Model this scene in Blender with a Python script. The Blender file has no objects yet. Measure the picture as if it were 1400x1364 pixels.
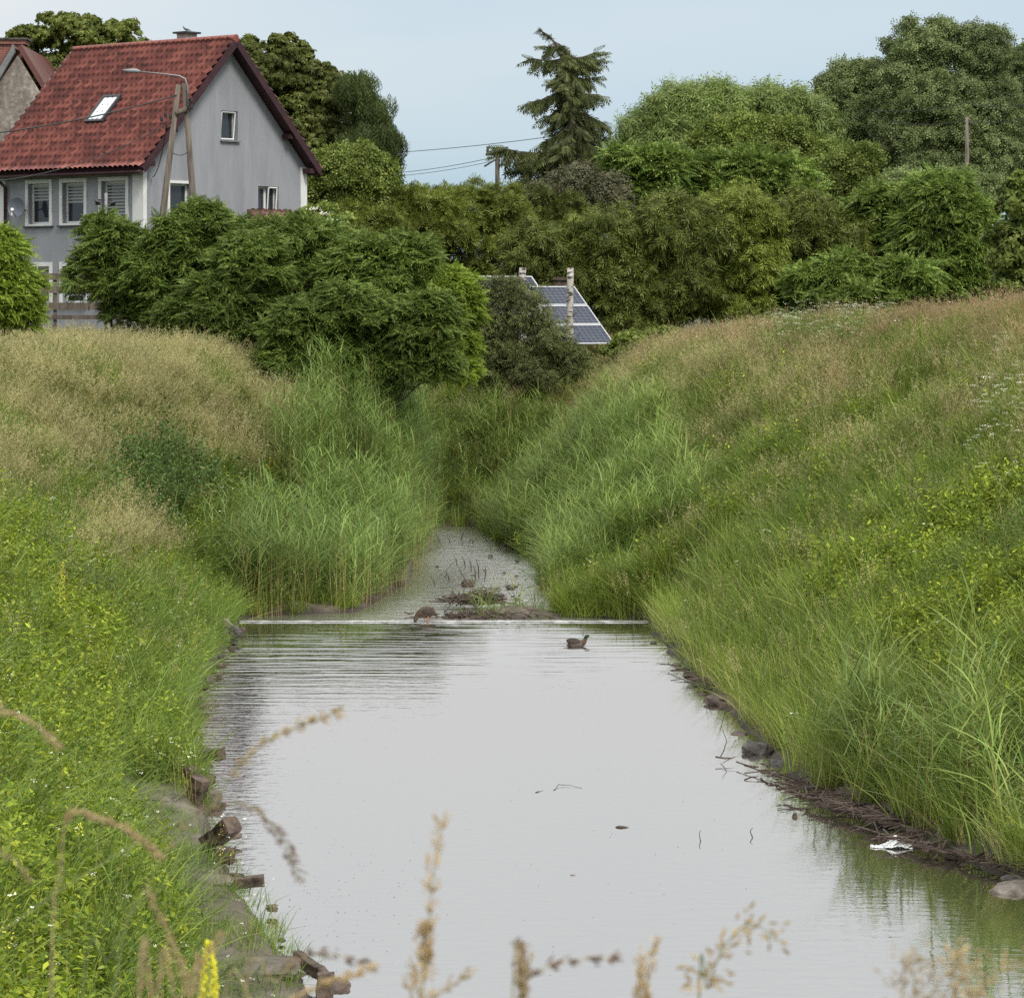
import bpy, bmesh, math, random
import numpy as np
from mathutils import Vector, Matrix, noise
R = math.radians
rng = np.random.default_rng(7)
random.seed(7)
scene = bpy.context.scene

# ------------------------------------------------------------------ camera
CZ = 6.84                      # eye height above the pond
F = 4500.0                     # focal length in pixels of the 1400 px wide photograph
HY = 420.0                     # horizon row
cam_d = bpy.data.cameras.new('camera')
cam = bpy.data.objects.new('camera', cam_d)
scene.collection.objects.link(cam)
cam.location = (0, 0, CZ)
cam.rotation_euler = (R(90), 0, 0)
cam_d.sensor_width = 36.0
cam_d.sensor_fit = 'HORIZONTAL'
cam_d.lens = 36.0 * F / 1400.0
cam_d.shift_y = -(682.0 - HY) / 1400.0
cam_d.clip_start = 0.1
cam_d.clip_end = 9000
cam_d.dof.use_dof = True
cam_d.dof.focus_distance = 62.0
cam_d.dof.aperture_fstop = 18.0
scene.camera = cam

# ------------------------------------------------------------------ world and sun
SUN_EL, SUN_AZ = R(48), R(150)
world = bpy.data.worlds.new('World')
scene.world = world
world.use_nodes = True
wt = world.node_tree
wn, wl = wt.nodes, wt.links
wn.clear()
w_out = wn.new('ShaderNodeOutputWorld')
w_bg = wn.new('ShaderNodeBackground')
sky = wn.new('ShaderNodeTexSky')
sky.sky_type = 'NISHITA'
sky.sun_disc = False
sky.sun_elevation = SUN_EL
sky.sun_rotation = SUN_AZ
sky.air_density = 1.0
sky.dust_density = 1.2
w_tc = wn.new('ShaderNodeTexCoord')
w_sep = wn.new('ShaderNodeSeparateXYZ')
wl.new(w_tc.outputs['Generated'], w_sep.inputs[0])
# thin high overcast: whiter with elevation, broken by soft noise
w_map = wn.new('ShaderNodeMapping')
w_map.inputs['Scale'].default_value = (2.0, 2.0, 9.0)
wl.new(w_tc.outputs['Generated'], w_map.inputs[0])
w_no = wn.new('ShaderNodeTexNoise')
w_no.inputs['Scale'].default_value = 1.9
w_no.inputs['Detail'].default_value = 4.0
w_no.inputs['Roughness'].default_value = 0.45
wl.new(w_map.outputs[0], w_no.inputs['Vector'])
w_el = wn.new('ShaderNodeMapRange')
w_el.inputs['From Min'].default_value = 0.0
w_el.inputs['From Max'].default_value = 0.30
wl.new(w_sep.outputs['Z'], w_el.inputs['Value'])
w_el.interpolation_type = 'SMOOTHSTEP'
# west side (left of view) is whiter
w_xl = wn.new('ShaderNodeMapRange')
w_xl.inputs['From Min'].default_value = 0.04
w_xl.inputs['From Max'].default_value = -0.17
wl.new(w_sep.outputs['X'], w_xl.inputs['Value'])
w_xm = wn.new('ShaderNodeMath'); w_xm.operation = 'MULTIPLY'
wl.new(w_xl.outputs[0], w_xm.inputs[0])
w_zr = wn.new('ShaderNodeMapRange')
w_zr.inputs['From Min'].default_value = 0.02
w_zr.inputs['From Max'].default_value = 0.13
wl.new(w_sep.outputs['Z'], w_zr.inputs['Value'])
wl.new(w_zr.outputs[0], w_xm.inputs[1])
w_nr = wn.new('ShaderNodeMapRange')
w_nr.inputs['From Min'].default_value = 0.40
w_nr.inputs['From Max'].default_value = 0.68
wl.new(w_no.outputs['Fac'], w_nr.inputs['Value'])
w_a1 = wn.new('ShaderNodeMath'); w_a1.operation = 'MULTIPLY_ADD'
wl.new(w_nr.outputs[0], w_a1.inputs[0]); w_a1.inputs[1].default_value = 0.30
w_m3 = wn.new('ShaderNodeMath'); w_m3.operation = 'MAXIMUM'
wl.new(w_el.outputs[0], w_m3.inputs[0]); wl.new(w_xm.outputs[0], w_m3.inputs[1])
wl.new(w_m3.outputs[0], w_a1.inputs[2]); w_a1.use_clamp = True
w_mix = wn.new('ShaderNodeMix'); w_mix.data_type = 'RGBA'
w_veil = wn.new('ShaderNodeMix'); w_veil.data_type = 'RGBA'
w_veil.inputs['Factor'].default_value = 0.80
wl.new(sky.outputs[0], w_veil.inputs['A'])
w_veil.inputs['B'].default_value = (3.35, 4.75, 5.85, 1)
wl.new(w_a1.outputs[0], w_mix.inputs['Factor'])
wl.new(w_veil.outputs['Result'], w_mix.inputs['A'])
w_mix.inputs['B'].default_value = (6.35, 6.5, 6.6, 1)
w_hi = wn.new('ShaderNodeMapRange'); w_hi.inputs['From Min'].default_value = 0.30; w_hi.inputs['From Max'].default_value = 0.85
w_hi.inputs['To Min'].default_value = 1.0; w_hi.inputs['To Max'].default_value = 2.0
wl.new(w_sep.outputs['Z'], w_hi.inputs['Value'])
w_vs = wn.new('ShaderNodeVectorMath'); w_vs.operation = 'SCALE'
wl.new(w_mix.outputs['Result'], w_vs.inputs[0]); wl.new(w_hi.outputs[0], w_vs.inputs['Scale'])
wl.new(w_vs.outputs[0], w_bg.inputs['Color'])
w_bg.inputs['Strength'].default_value = 0.10
wl.new(w_bg.outputs[0], w_out.inputs[0])

sun_d = bpy.data.lights.new('sun', 'SUN')
sun_d.energy = 2.2
sun_d.angle = R(16)
sun_d.color = (1.0, 0.95, 0.87)
sun = bpy.data.objects.new('sun', sun_d)
scene.collection.objects.link(sun)
# sky rotation 0 points to +Y and turns clockwise seen from above
sd = Vector((math.sin(SUN_AZ) * math.cos(SUN_EL), math.cos(SUN_AZ) * math.cos(SUN_EL), math.sin(SUN_EL)))
sun.rotation_euler = sd.to_track_quat('Z', 'Y').to_euler()
sun.location = (0, 0, 60)

scene.view_settings.view_transform = 'Standard'
scene.view_settings.look = 'None'
scene.view_settings.exposure = 0.4
scene.view_settings.gamma = 1.0
scene.render.engine = 'CYCLES'
scene.cycles.max_bounces = 6
scene.cycles.diffuse_bounces = 3
scene.cycles.transmission_bounces = 4
scene.cycles.glossy_bounces = 3
scene.cycles.use_denoising = False
scene.cycles.sample_clamp_indirect = 4.0

# ------------------------------------------------------------------ helpers
COL = scene.collection

def W(px, py, Y):
    """world point seen at photograph pixel (px, py) at distance Y"""
    return Vector(((px - 700.0) / F * Y, Y, CZ - (py - HY) / F * Y))

def tag(o, label=None, cat=None, group=None, kind=None):
    if label: o['label'] = label
    if cat: o['category'] = cat
    if group: o['group'] = group
    if kind: o['kind'] = kind
    return o

def empty(name, loc=(0, 0, 0), rz=0.0):
    o = bpy.data.objects.new(name, None)
    COL.objects.link(o)
    o.location = loc
    o.rotation_euler = (0, 0, rz)
    o.empty_display_size = 0.3
    return o

def fast_mesh(name, verts, faces_list, mats, mat_ids=None, smooth=False):
    """verts (N,3) array; faces_list: list of (M,k) int arrays; one mesh datablock"""
    me = bpy.data.meshes.new(name)
    verts = np.asarray(verts, dtype=np.float32)
    loops = []; starts = []; totals = []; pos = 0
    for f in faces_list:
        f = np.asarray(f, dtype=np.int32)
        if f.size == 0: continue
        k = f.shape[1]
        loops.append(f.ravel())
        starts.append(pos + np.arange(len(f)) * k)
        totals.append(np.full(len(f), k))
        pos += f.size
    loops = np.concatenate(loops); starts = np.concatenate(starts); totals = np.concatenate(totals)
    me.vertices.add(len(verts)); me.vertices.foreach_set('co', verts.ravel())
    me.loops.add(len(loops)); me.loops.foreach_set('vertex_index', loops.astype(np.int32))
    me.polygons.add(len(starts)); me.polygons.foreach_set('loop_start', starts.astype(np.int32))
    try: me.polygons.foreach_set('loop_total', totals.astype(np.int32))
    except Exception: pass
    for m in mats: me.materials.append(m)
    if mat_ids is not None: me.polygons.foreach_set('material_index', np.asarray(mat_ids, dtype=np.int32))
    if smooth: me.polygons.foreach_set('use_smooth', np.ones(len(starts), dtype=bool))
    me.update(calc_edges=True)
    return me

def mesh_obj(name, me, parent=None, loc=None, link=True):
    o = bpy.data.objects.new(name, me)
    if link: COL.objects.link(o)
    if parent is not None: o.parent = parent
    if loc is not None: o.location = loc
    return o

class MB:
    """collects shapes into one mesh"""
    def __init__(s): s.v = []; s.f = []; s.m = []; s.sm = []
    def add(s, vs, fs, mi=0, smooth=False):
        b = len(s.v); s.v += [tuple(v) for v in vs]
        for f in fs: s.f.append([b + i for i in f]); s.m.append(mi); s.sm.append(smooth)
    def box(s, c, d, mi=0, M=None):
        x, y, z = d[0] / 2, d[1] / 2, d[2] / 2
        vs = [Vector((sx * x, sy * y, sz * z)) for sz in (-1, 1) for sy in (-1, 1) for sx in (-1, 1)]
        if M is not None: vs = [M @ v for v in vs]
        vs = [v + Vector(c) for v in vs]
        s.add(vs, [(0, 2, 3, 1), (4, 5, 7, 6), (0, 1, 5, 4), (2, 6, 7, 3), (0, 4, 6, 2), (1, 3, 7, 5)], mi)
    def obox(s, o, a, b, c, mi=0):
        """box from corner o with edge vectors a, b, c"""
        o, a, b, c = Vector(o), Vector(a), Vector(b), Vector(c)
        vs = [o, o + a, o + b, o + a + b, o + c, o + a + c, o + b + c, o + a + b + c]
        fs = [(0, 2, 3, 1), (4, 5, 7, 6), (0, 1, 5, 4), (2, 6, 7, 3), (0, 4, 6, 2), (1, 3, 7, 5)]
        if a.cross(b).dot(c) < 0: fs = [tuple(reversed(f)) for f in fs]
        s.add(vs, fs, mi)
    def prism(s, pts, d, mi=0):
        """polygon pts extruded by vector d"""
        n = len(pts); P = [Vector(p) for p in pts]; d = Vector(d)
        vs = P + [p + d for p in P]
        fs = [tuple(range(n))[::-1], tuple(range(n, 2 * n))] + [(i, (i + 1) % n, n + (i + 1) % n, n + i) for i in range(n)]
        s.add(vs, fs, mi)
    def tube(s, pts, rad, n=8, mi=0, cap=True, smooth=True):
        P = [Vector(p) for p in pts]
        if not hasattr(rad, '__len__'): rad = [rad] * len(P)
        ref = Vector((0.31, 0.2, 0.93)); rings = []
        for i, p in enumerate(P):
            t = (P[min(i + 1, len(P) - 1)] - P[max(i - 1, 0)]).normalized()
            a = t.cross(ref)
            if a.length < 0.05: a = t.cross(Vector((1, 0, 0)))
            a.normalize(); b = t.cross(a)
            rings += [p + (a * math.cos(2 * math.pi * k / n) + b * math.sin(2 * math.pi * k / n)) * rad[i] for k in range(n)]
        fs = []
        for i in range(len(P) - 1):
            for k in range(n):
                k2 = (k + 1) % n
                fs.append((i * n + k, i * n + k2, (i + 1) * n + k2, (i + 1) * n + k))
        s.add(rings, fs, mi, smooth)
        if cap:
            b0 = len(s.v) - len(rings)
            s.f.append([b0 + k for k in range(n)][::-1]); s.m.append(mi); s.sm.append(False)
            s.f.append([b0 + (len(P) - 1) * n + k for k in range(n)]); s.m.append(mi); s.sm.append(False)
    def build(s, name, mats, parent=None, loc=None):
        me = bpy.data.meshes.new(name)
        me.from_pydata(s.v, [], s.f)
        for m in (mats if isinstance(mats, (list, tuple)) else [mats]): me.materials.append(m)
        me.polygons.foreach_set('material_index', s.m)
        me.polygons.foreach_set('use_smooth', s.sm)
        me.update()
        return mesh_obj(name, me, parent, loc)

# ------------------------------------------------------------------ materials
def new_mat(name):
    m = bpy.data.materials.new(name); m.use_nodes = True
    nt = m.node_tree; nt.nodes.clear()
    out = nt.nodes.new('ShaderNodeOutputMaterial')
    return m, nt, nt.nodes, nt.links, out

def noise_node(nt, scale, detail=3.0, rough=0.5, obj=False, vscale=None):
    n = nt.nodes.new('ShaderNodeTexNoise')
    n.inputs['Scale'].default_value = scale
    n.inputs['Detail'].default_value = detail
    n.inputs['Roughness'].default_value = rough
    if obj:
        t = nt.nodes.new('ShaderNodeTexCoord'); src = t.outputs['Object']
    else:
        t = nt.nodes.new('ShaderNodeNewGeometry'); src = t.outputs['Position']
    if vscale:
        mp = nt.nodes.new('ShaderNodeMapping'); mp.inputs['Scale'].default_value = vscale
        nt.links.new(src, mp.inputs[0]); src = mp.outputs[0]
    nt.links.new(src, n.inputs['Vector'])
    return n

def ramp(nt, fac, stops):
    r = nt.nodes.new('ShaderNodeValToRGB')
    e = r.color_ramp.elements
    while len(e) < len(stops): e.new(0.5)
    for i, (p, c) in enumerate(stops):
        e[i].position = p; e[i].color = (c[0], c[1], c[2], 1)
    nt.links.new(fac, r.inputs[0])
    return r

def plain(name, c1, c2=None, scale=3.0, rough=0.75, bump=0.0, bscale=40.0, detail=4.0, obj=False, vscale=None, spec=0.3, metal=0.0, lo=0.35, hi=0.65):
    m, nt, N, L, out = new_mat(name)
    b = N.new('ShaderNodeBsdfPrincipled')
    b.inputs['Roughness'].default_value = rough
    b.inputs['Specular IOR Level'].default_value = spec
    b.inputs['Metallic'].default_value = metal
    if c2 is None: b.inputs['Base Color'].default_value = (*c1, 1)
    else:
        n = noise_node(nt, scale, detail, 0.6, obj, vscale)
        r = ramp(nt, n.outputs['Fac'], [(lo, c1), (hi, c2)])
        L.new(r.outputs[0], b.inputs['Base Color'])
    if bump:
        n2 = noise_node(nt, bscale, 4, 0.6, obj, vscale)
        bp = N.new('ShaderNodeBump'); bp.inputs['Strength'].default_value = bump; bp.inputs['Distance'].default_value = 0.02
        L.new(n2.outputs['Fac'], bp.inputs['Height']); L.new(bp.outputs[0], b.inputs['Normal'])
    L.new(b.outputs[0], out.inputs[0])
    return m

def leafy(name, dark, mid, light, patch=0.25, gain=1.0, *a, **k):
    m = leafy0(name, *[tuple(q * gain for q in c) for c in (dark, mid, light)], patch, *a, **k)
    return m

def leafy0(name, dark, mid, light, patch=0.25, transl=0.3, rough=0.55, spec=0.25, patch2=None):
    """leaf tissue: every leaf its own tone, whole sprays drift a little with place"""
    dark, mid, light = [(c[0] * 1.78, c[1] * 1.5, c[2] * 1.42) for c in (dark, mid, light)]
    m, nt, N, L, out = new_mat(name)
    g = N.new('ShaderNodeNewGeometry')
    r = ramp(nt, g.outputs['Random Per Island'], [(0.0, dark), (0.5, mid), (1.0, light)])
    n = noise_node(nt, patch, 3, 0.6)
    mr = N.new('ShaderNodeMapRange')
    mr.inputs['From Min'].default_value = 0.3; mr.inputs['From Max'].default_value = 0.7
    mr.inputs['To Min'].default_value = 0.72; mr.inputs['To Max'].default_value = 1.28
    L.new(n.outputs['Fac'], mr.inputs['Value'])
    oi = N.new('ShaderNodeObjectInfo')
    mo = N.new('ShaderNodeMapRange'); mo.inputs['To Min'].default_value = 0.82; mo.inputs['To Max'].default_value = 1.18
    L.new(oi.outputs['Random'], mo.inputs['Value'])
    mm = N.new('ShaderNodeMath'); mm.operation = 'MULTIPLY'
    L.new(mr.outputs[0], mm.inputs[0]); L.new(mo.outputs[0], mm.inputs[1])
    src = r.outputs[0]
    if patch2 is not None:
        n3 = noise_node(nt, patch * 0.7, 2, 0.5, vscale=(1, .6, 1))
        mr3 = N.new('ShaderNodeMapRange'); mr3.inputs['From Min'].default_value = 0.42; mr3.inputs['From Max'].default_value = 0.62
        L.new(n3.outputs['Fac'], mr3.inputs['Value'])
        mx = N.new('ShaderNodeMix'); mx.data_type = 'RGBA'
        L.new(mr3.outputs[0], mx.inputs['Factor']); L.new(src, mx.inputs['A'])
        mx.inputs['B'].default_value = (*patch2, 1)
        src = mx.outputs['Result']
    mu = N.new('ShaderNodeVectorMath'); mu.operation = 'SCALE'
    L.new(src, mu.inputs[0]); L.new(mm.outputs[0], mu.inputs['Scale'])
    b = N.new('ShaderNodeBsdfPrincipled')
    b.inputs['Roughness'].default_value = rough
    b.inputs['Specular IOR Level'].default_value = spec
    L.new(mu.outputs[0], b.inputs['Base Color'])
    if transl > 0:
        t = N.new('ShaderNodeBsdfTranslucent')
        L.new(mu.outputs[0], t.inputs['Color'])
        mx2 = N.new('ShaderNodeMixShader'); mx2.inputs[0].default_value = transl
        L.new(b.outputs[0], mx2.inputs[1]); L.new(t.outputs[0], mx2.inputs[2])
        L.new(mx2.outputs[0], out.inputs[0])
    else: L.new(b.outputs[0], out.inputs[0])
    return m

M = {}
M['bark'] = plain('bark', (0.05, 0.042, 0.033), (0.13, 0.11, 0.09), 6, 0.9, 0.6, 20, vscale=(1, 1, .25))
M['birch'] = plain('birch_bark', (0.05, 0.045, 0.04), (0.46, 0.43, 0.39), 7, 0.8, 0.5, 20, vscale=(.6, .6, 1.6), lo=.40, hi=.5)
M['old_wood'] = plain('old_wood', (0.075, 0.063, 0.052), (0.19, 0.16, 0.13), 8, 0.9, 0.5, 30, vscale=(1, 1, .12))
M['wet_wood'] = plain('wet_wood', (0.028, 0.02, 0.015), (0.13, 0.095, 0.07), 9, 0.7, 0.6, 25)
M['drift'] = plain('driftwood', (0.04, 0.027, 0.021), (0.13, 0.095, 0.075), 9, 0.7, 0.4, 30)
M['white_paint'] = plain('white_paint', (0.60, 0.60, 0.59), (0.68, 0.68, 0.67), 2, 0.6)
M['glass'] = plain('window_glass', (0.025, 0.03, 0.035), rough=0.06, spec=0.6)
M['dark_metal'] = plain('dark_metal', (0.04, 0.04, 0.045), rough=0.5)
M['grey_metal'] = plain('grey_metal', (0.20, 0.20, 0.20), (0.28, 0.28, 0.28), 6, 0.45, metal=0.6)
M['brown_trim'] = plain('brown_trim', (0.035, 0.014, 0.018), (0.052, 0.021, 0.025), 3, 0.5)
M['blind'] = plain('blind', (0.34, 0.36, 0.36), rough=0.8)
M['mud'] = plain('mud', (0.055, 0.042, 0.033), (0.15, 0.115, 0.092), 3, 0.6, 0.7, 14)
M['stone'] = plain('stone', (0.11, 0.095, 0.08), (0.29, 0.25, 0.22), 5, 0.85, 0.7, 18)
M['dark_stone'] = plain('dark_stone', (0.035, 0.03, 0.028), (0.11, 0.10, 0.09), 6, 0.6, 0.7, 18)
M['concrete'] = plain('concrete', (0.075, 0.066, 0.05), (0.17, 0.148, 0.12), 2.5, 0.9, 0.6, 20)
M['wire'] = plain('wire', (0.03, 0.03, 0.03), rough=0.6)
# ------------------------------------------------------------------ terrain
def water_pt(px, py, z=0.0):
    Y = F * (CZ - z) / (py - HY)
    return ((px - 700.0) / F * Y, Y)

YW = F * CZ / (852 - HY)                       # the weir
lp = [water_pt(*p) for p in [(440, 1364), (400, 1310), (352, 1240), (312, 1180), (296, 1120), (278, 1060), (266, 1000), (280, 940), (318, 880), (330, 854)]]
rp = [water_pt(*p) for p in [(1400, 1205), (1310, 1172), (1215, 1130), (1110, 1085), (1052, 1030), (1010, 985), (950, 930), (912, 885), (885, 852)]]
lu = [(-5.75, YW + .3), (-5.2, YW + 1.2), (-3.1, YW + 2.0)] + [water_pt(p[0], p[1], .05) for p in [(575, 795), (585, 760), (606, 720)]] + [(-3.4, 108), (-5, 130)]
ru = [(2.9, YW + .3), (0.9, YW + 1.2)] + [water_pt(p[0], p[1], .05) for p in [(745, 810), (738, 770), (682, 742), (654, 720)]] + [(-1.6, 108), (-3, 130)]
LY = np.array([0.] + [p[1] for p in lp] + [p[1] for p in lu]); LX = np.array([1.6] + [p[0] for p in lp] + [p[0] for p in lu])
RY = np.array([0.] + [p[1] for p in rp] + [p[1] for p in ru]); RX = np.array([10.2] + [p[0] for p in rp] + [p[0] for p in ru])

def wob(x, y, s, seed=0.0):
    return (np.sin(x * s + 1.3 + seed) * np.cos(y * s * 0.83 + seed * 2.1) + 0.5 * np.sin(x * s * 2.3 + y * s * 1.7 + seed) + 0.3 * np.cos(y * s * 3.9 - x * s * 3.1 + seed)) / 1.8

def smin(a, b, k):
    h = np.clip(0.5 + 0.5 * (b - a) / k, 0, 1)
    return b + (a - b) * h - k * h * (1 - h)

def sstep(a, b, x):
    t = np.clip((x - a) / (b - a), 0, 1); return t * t * (3 - 2 * t)

LYs = np.concatenate([LY[LY < 64], [66, 86, 101, 130]]); LXs = np.interp(LYs, LY, LX); LXs[LYs > 65] = [-5.75, -2.6, -2.5, -5]
RYs = np.concatenate([RY[RY < 60], [62, 84, 101, 130]]); RXs = np.interp(RYs, RY, RX); RXs[RYs > 61] = [3.0, 0.6, -.8, -3]
def edges(y):
    return np.interp(y, LY, LX), np.interp(y, RY, RX)

def height(x, y):
    x = np.asarray(x, float); y = np.asarray(y, float)
    xl, xr = edges(y)
    sl = xl + 0.07 * wob(x, y, 1.7) + 0.04 * wob(x, y, 5.9, 2.) - x - 0.17
    sr = x - (xr + 0.12 * wob(x, y, 2.1, 3.))
    sls = np.interp(y, LYs, LXs) - x; srs = x - np.interp(y, RYs, RXs)
    sl = np.where(sl > 0.4, sl + (sls - sl) * sstep(0.4, 2.2, sl), sl)
    sr = np.where(sr > 0.4, sr + (srs - sr) * sstep(0.4, 2.2, sr), sr)
    up = sstep(YW - .3, YW + .8, y)
    # left bank: a trodden earth ledge, then the slope
    ml = 0.66 + 0.35 * sstep(YW, 86, y) + 0.5 * sstep(84, 94, y)
    shelf = 1.0 - 0.55 * sstep(46, 56, y)
    tl = 5.3 + 0.0 * y
    hump = 2.3 * sstep(-0.1, 0.7, sl) * (1 - sstep(2.0, 4.5, sl)) * sstep(78, 91, y) * (1 - sstep(99, 103, y))
    zl = 0.30 + np.where(sl > shelf, (sl - shelf) * ml, 0.05 * np.minimum(sl, shelf))
    zl = zl - 0.2 * up
    zl = zl + hump
    zl = np.where(sl < 0.25, -0.5 + (0.5 + 0.30 - 0.2 * up) * sstep(-0.5, 0.25, sl), zl)
    zl = np.where(zl > 3, smin(zl, tl + 0 * zl, 1.6), zl)
    # right bank: low mud margin then the slope
    mr = 0.70 + 0.36 * sstep(66, 92, y)
    tr = 7.5 - 1.5 * sstep(58, 84, y) - .95 * sstep(84, 112, y)
    zr = 0.12 + np.where(sr > 0.5, (sr - 0.5) * mr, 0) + 0.12 * sstep(.15, .5, sr)
    zr = np.where(sr < 0.15, -0.5 + 0.62 * sstep(-0.5, 0.15, sr), zr)
    zr = np.where(zr > 3, smin(zr, tr + 0 * zr, 1.6), zr)
    z = np.where(sl > 0.0, zl, np.where(sr > 0.0, zr, np.maximum(zl, zr)))
    z = z + 0.10 * wob(x, y, 0.9) * sstep(0.5, 3, np.maximum(sl, sr)) + 0.05 * wob(x, y, 3.1, 1.) * sstep(0.3, 1, np.maximum(sl, sr))
    # the far end of the channel climbs to the gardens
    cl = np.interp(y, [100.5, 104, 107, 110, 118, 200], [-1.0, 1.5, 3.8, 4.9, 5.2, 5.3])
    z = np.maximum(z, cl + 0.1 * wob(x, y, 0.8, 2.))
    # the crossing the picture is taken from
    em = np.interp(y, [-50, 3.8, 17], [5.1, 5.1, -1.2])
    z = np.maximum(z, em)
    # gravel bar just above the weir
    bar = 0.24 * np.exp(-((x - 0.1) / 1.3) ** 2 - ((y - YW - 1.3) / 1.1) ** 2) + 0.20 * np.exp(-((x + 0.75) / .5) ** 2 - ((y - YW - 4.6) / 0.9) ** 2)
    z = np.where(y > YW, np.maximum(z, -0.12 + 1.6 * bar), z)
    return z

def grid_mesh(name, xs, ys, mat, zf=height, skirt=False):
    X, Y = np.meshgrid(xs, ys)
    Z = zf(X, Y)
    v = np.stack([X.ravel(), Y.ravel(), Z.ravel()], 1)
    nx, ny = len(xs), len(ys)
    i = (np.arange(ny - 1)[:, None] * nx + np.arange(nx - 1)[None, :]).ravel()
    f = np.stack([i, i + 1, i + nx + 1, i + nx], 1)
    return fast_mesh(name, v, [f], [mat], smooth=True)

def ground_material():
    m, nt, N, L, out = new_mat('earth_and_thatch')
    b = N.new('ShaderNodeBsdfPrincipled'); b.inputs['Roughness'].default_value = 0.9
    n1 = noise_node(nt, 1.6, 6, 0.65)
    soil = ramp(nt, n1.outputs['Fac'], [(0.3, (0.055, 0.042, 0.03)), (0.5, (0.13, 0.105, 0.08)), (0.7, (0.21, 0.175, 0.14))])
    n2 = noise_node(nt, 4.5, 6, 0.7)
    green = ramp(nt, n2.outputs['Fac'], [(0.3, (0.014, 0.022, 0.007)), (0.7, (0.06, 0.085, 0.02))])
    g = N.new('ShaderNodeNewGeometry'); sp = N.new('ShaderNodeSeparateXYZ'); L.new(g.outputs['Position'], sp.inputs[0])
    mr = N.new('ShaderNodeMapRange'); mr.inputs['From Min'].default_value = 0.42; mr.inputs['From Max'].default_value = 0.62
    n3 = noise_node(nt, 1.1, 4, 0.6)
    ma = N.new('ShaderNodeMath'); ma.operation = 'MULTIPLY_ADD'; ma.inputs[1].default_value = 0.5
    L.new(n3.outputs['Fac'], ma.inputs[0]); L.new(sp.outputs['Z'], ma.inputs[2])
    mr.inputs['From Min'].default_value = 0.50; mr.inputs['From Max'].default_value = 0.72
    L.new(ma.outputs[0], mr.inputs['Value'])
    mx = N.new('ShaderNodeMix'); mx.data_type = 'RGBA'
    L.new(mr.outputs[0], mx.inputs['Factor']); L.new(soil.outputs[0], mx.inputs['A']); L.new(green.outputs[0], mx.inputs['B'])
    # damp earth right at the water
    dm = N.new('ShaderNodeMapRange'); dm.inputs['From Min'].default_value = 0.05; dm.inputs['From Max'].default_value = 0.24
    dm.inputs['To Min'].default_value = 0.42
    L.new(sp.outputs['Z'], dm.inputs['Value'])
    vm = N.new('ShaderNodeVectorMath'); vm.operation = 'SCALE'
    L.new(mx.outputs['Result'], vm.inputs[0]); L.new(dm.outputs[0], vm.inputs['Scale'])
    L.new(vm.outputs[0], b.inputs['Base Color'])
    bp = N.new('ShaderNodeBump'); bp.inputs['Strength'].default_value = 0.8; bp.inputs['Distance'].default_value = 0.06
    n4 = noise_node(nt, 9, 6, 0.7); L.new(n4.outputs['Fac'], bp.inputs['Height']); L.new(bp.outputs[0], b.inputs['Normal'])
    L.new(b.outputs[0], out.inputs[0])
    return m

M['ground'] = ground_material()
xs = np.unique(np.concatenate([np.array([-3000, -1200, -500, -200, -110, -70, -50]), np.arange(-40, -16, 0.8), np.arange(-16, 14, 0.22), np.arange(14, 36, 0.8), np.array([50, 80, 120, 250, 600, 1400, 3000])]))
ys = np.unique(np.concatenate([np.array([-600, -150, -40, -10, 0]), np.arange(2, 26, 0.8), np.arange(26, 110, 0.22), np.arange(110, 160, 1.0), np.array([180, 220, 300, 500, 1000, 2500, 6000])]))
o = mesh_obj('ground', grid_mesh('ground', xs, ys, M['ground']))
tag(o, kind='structure')

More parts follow.
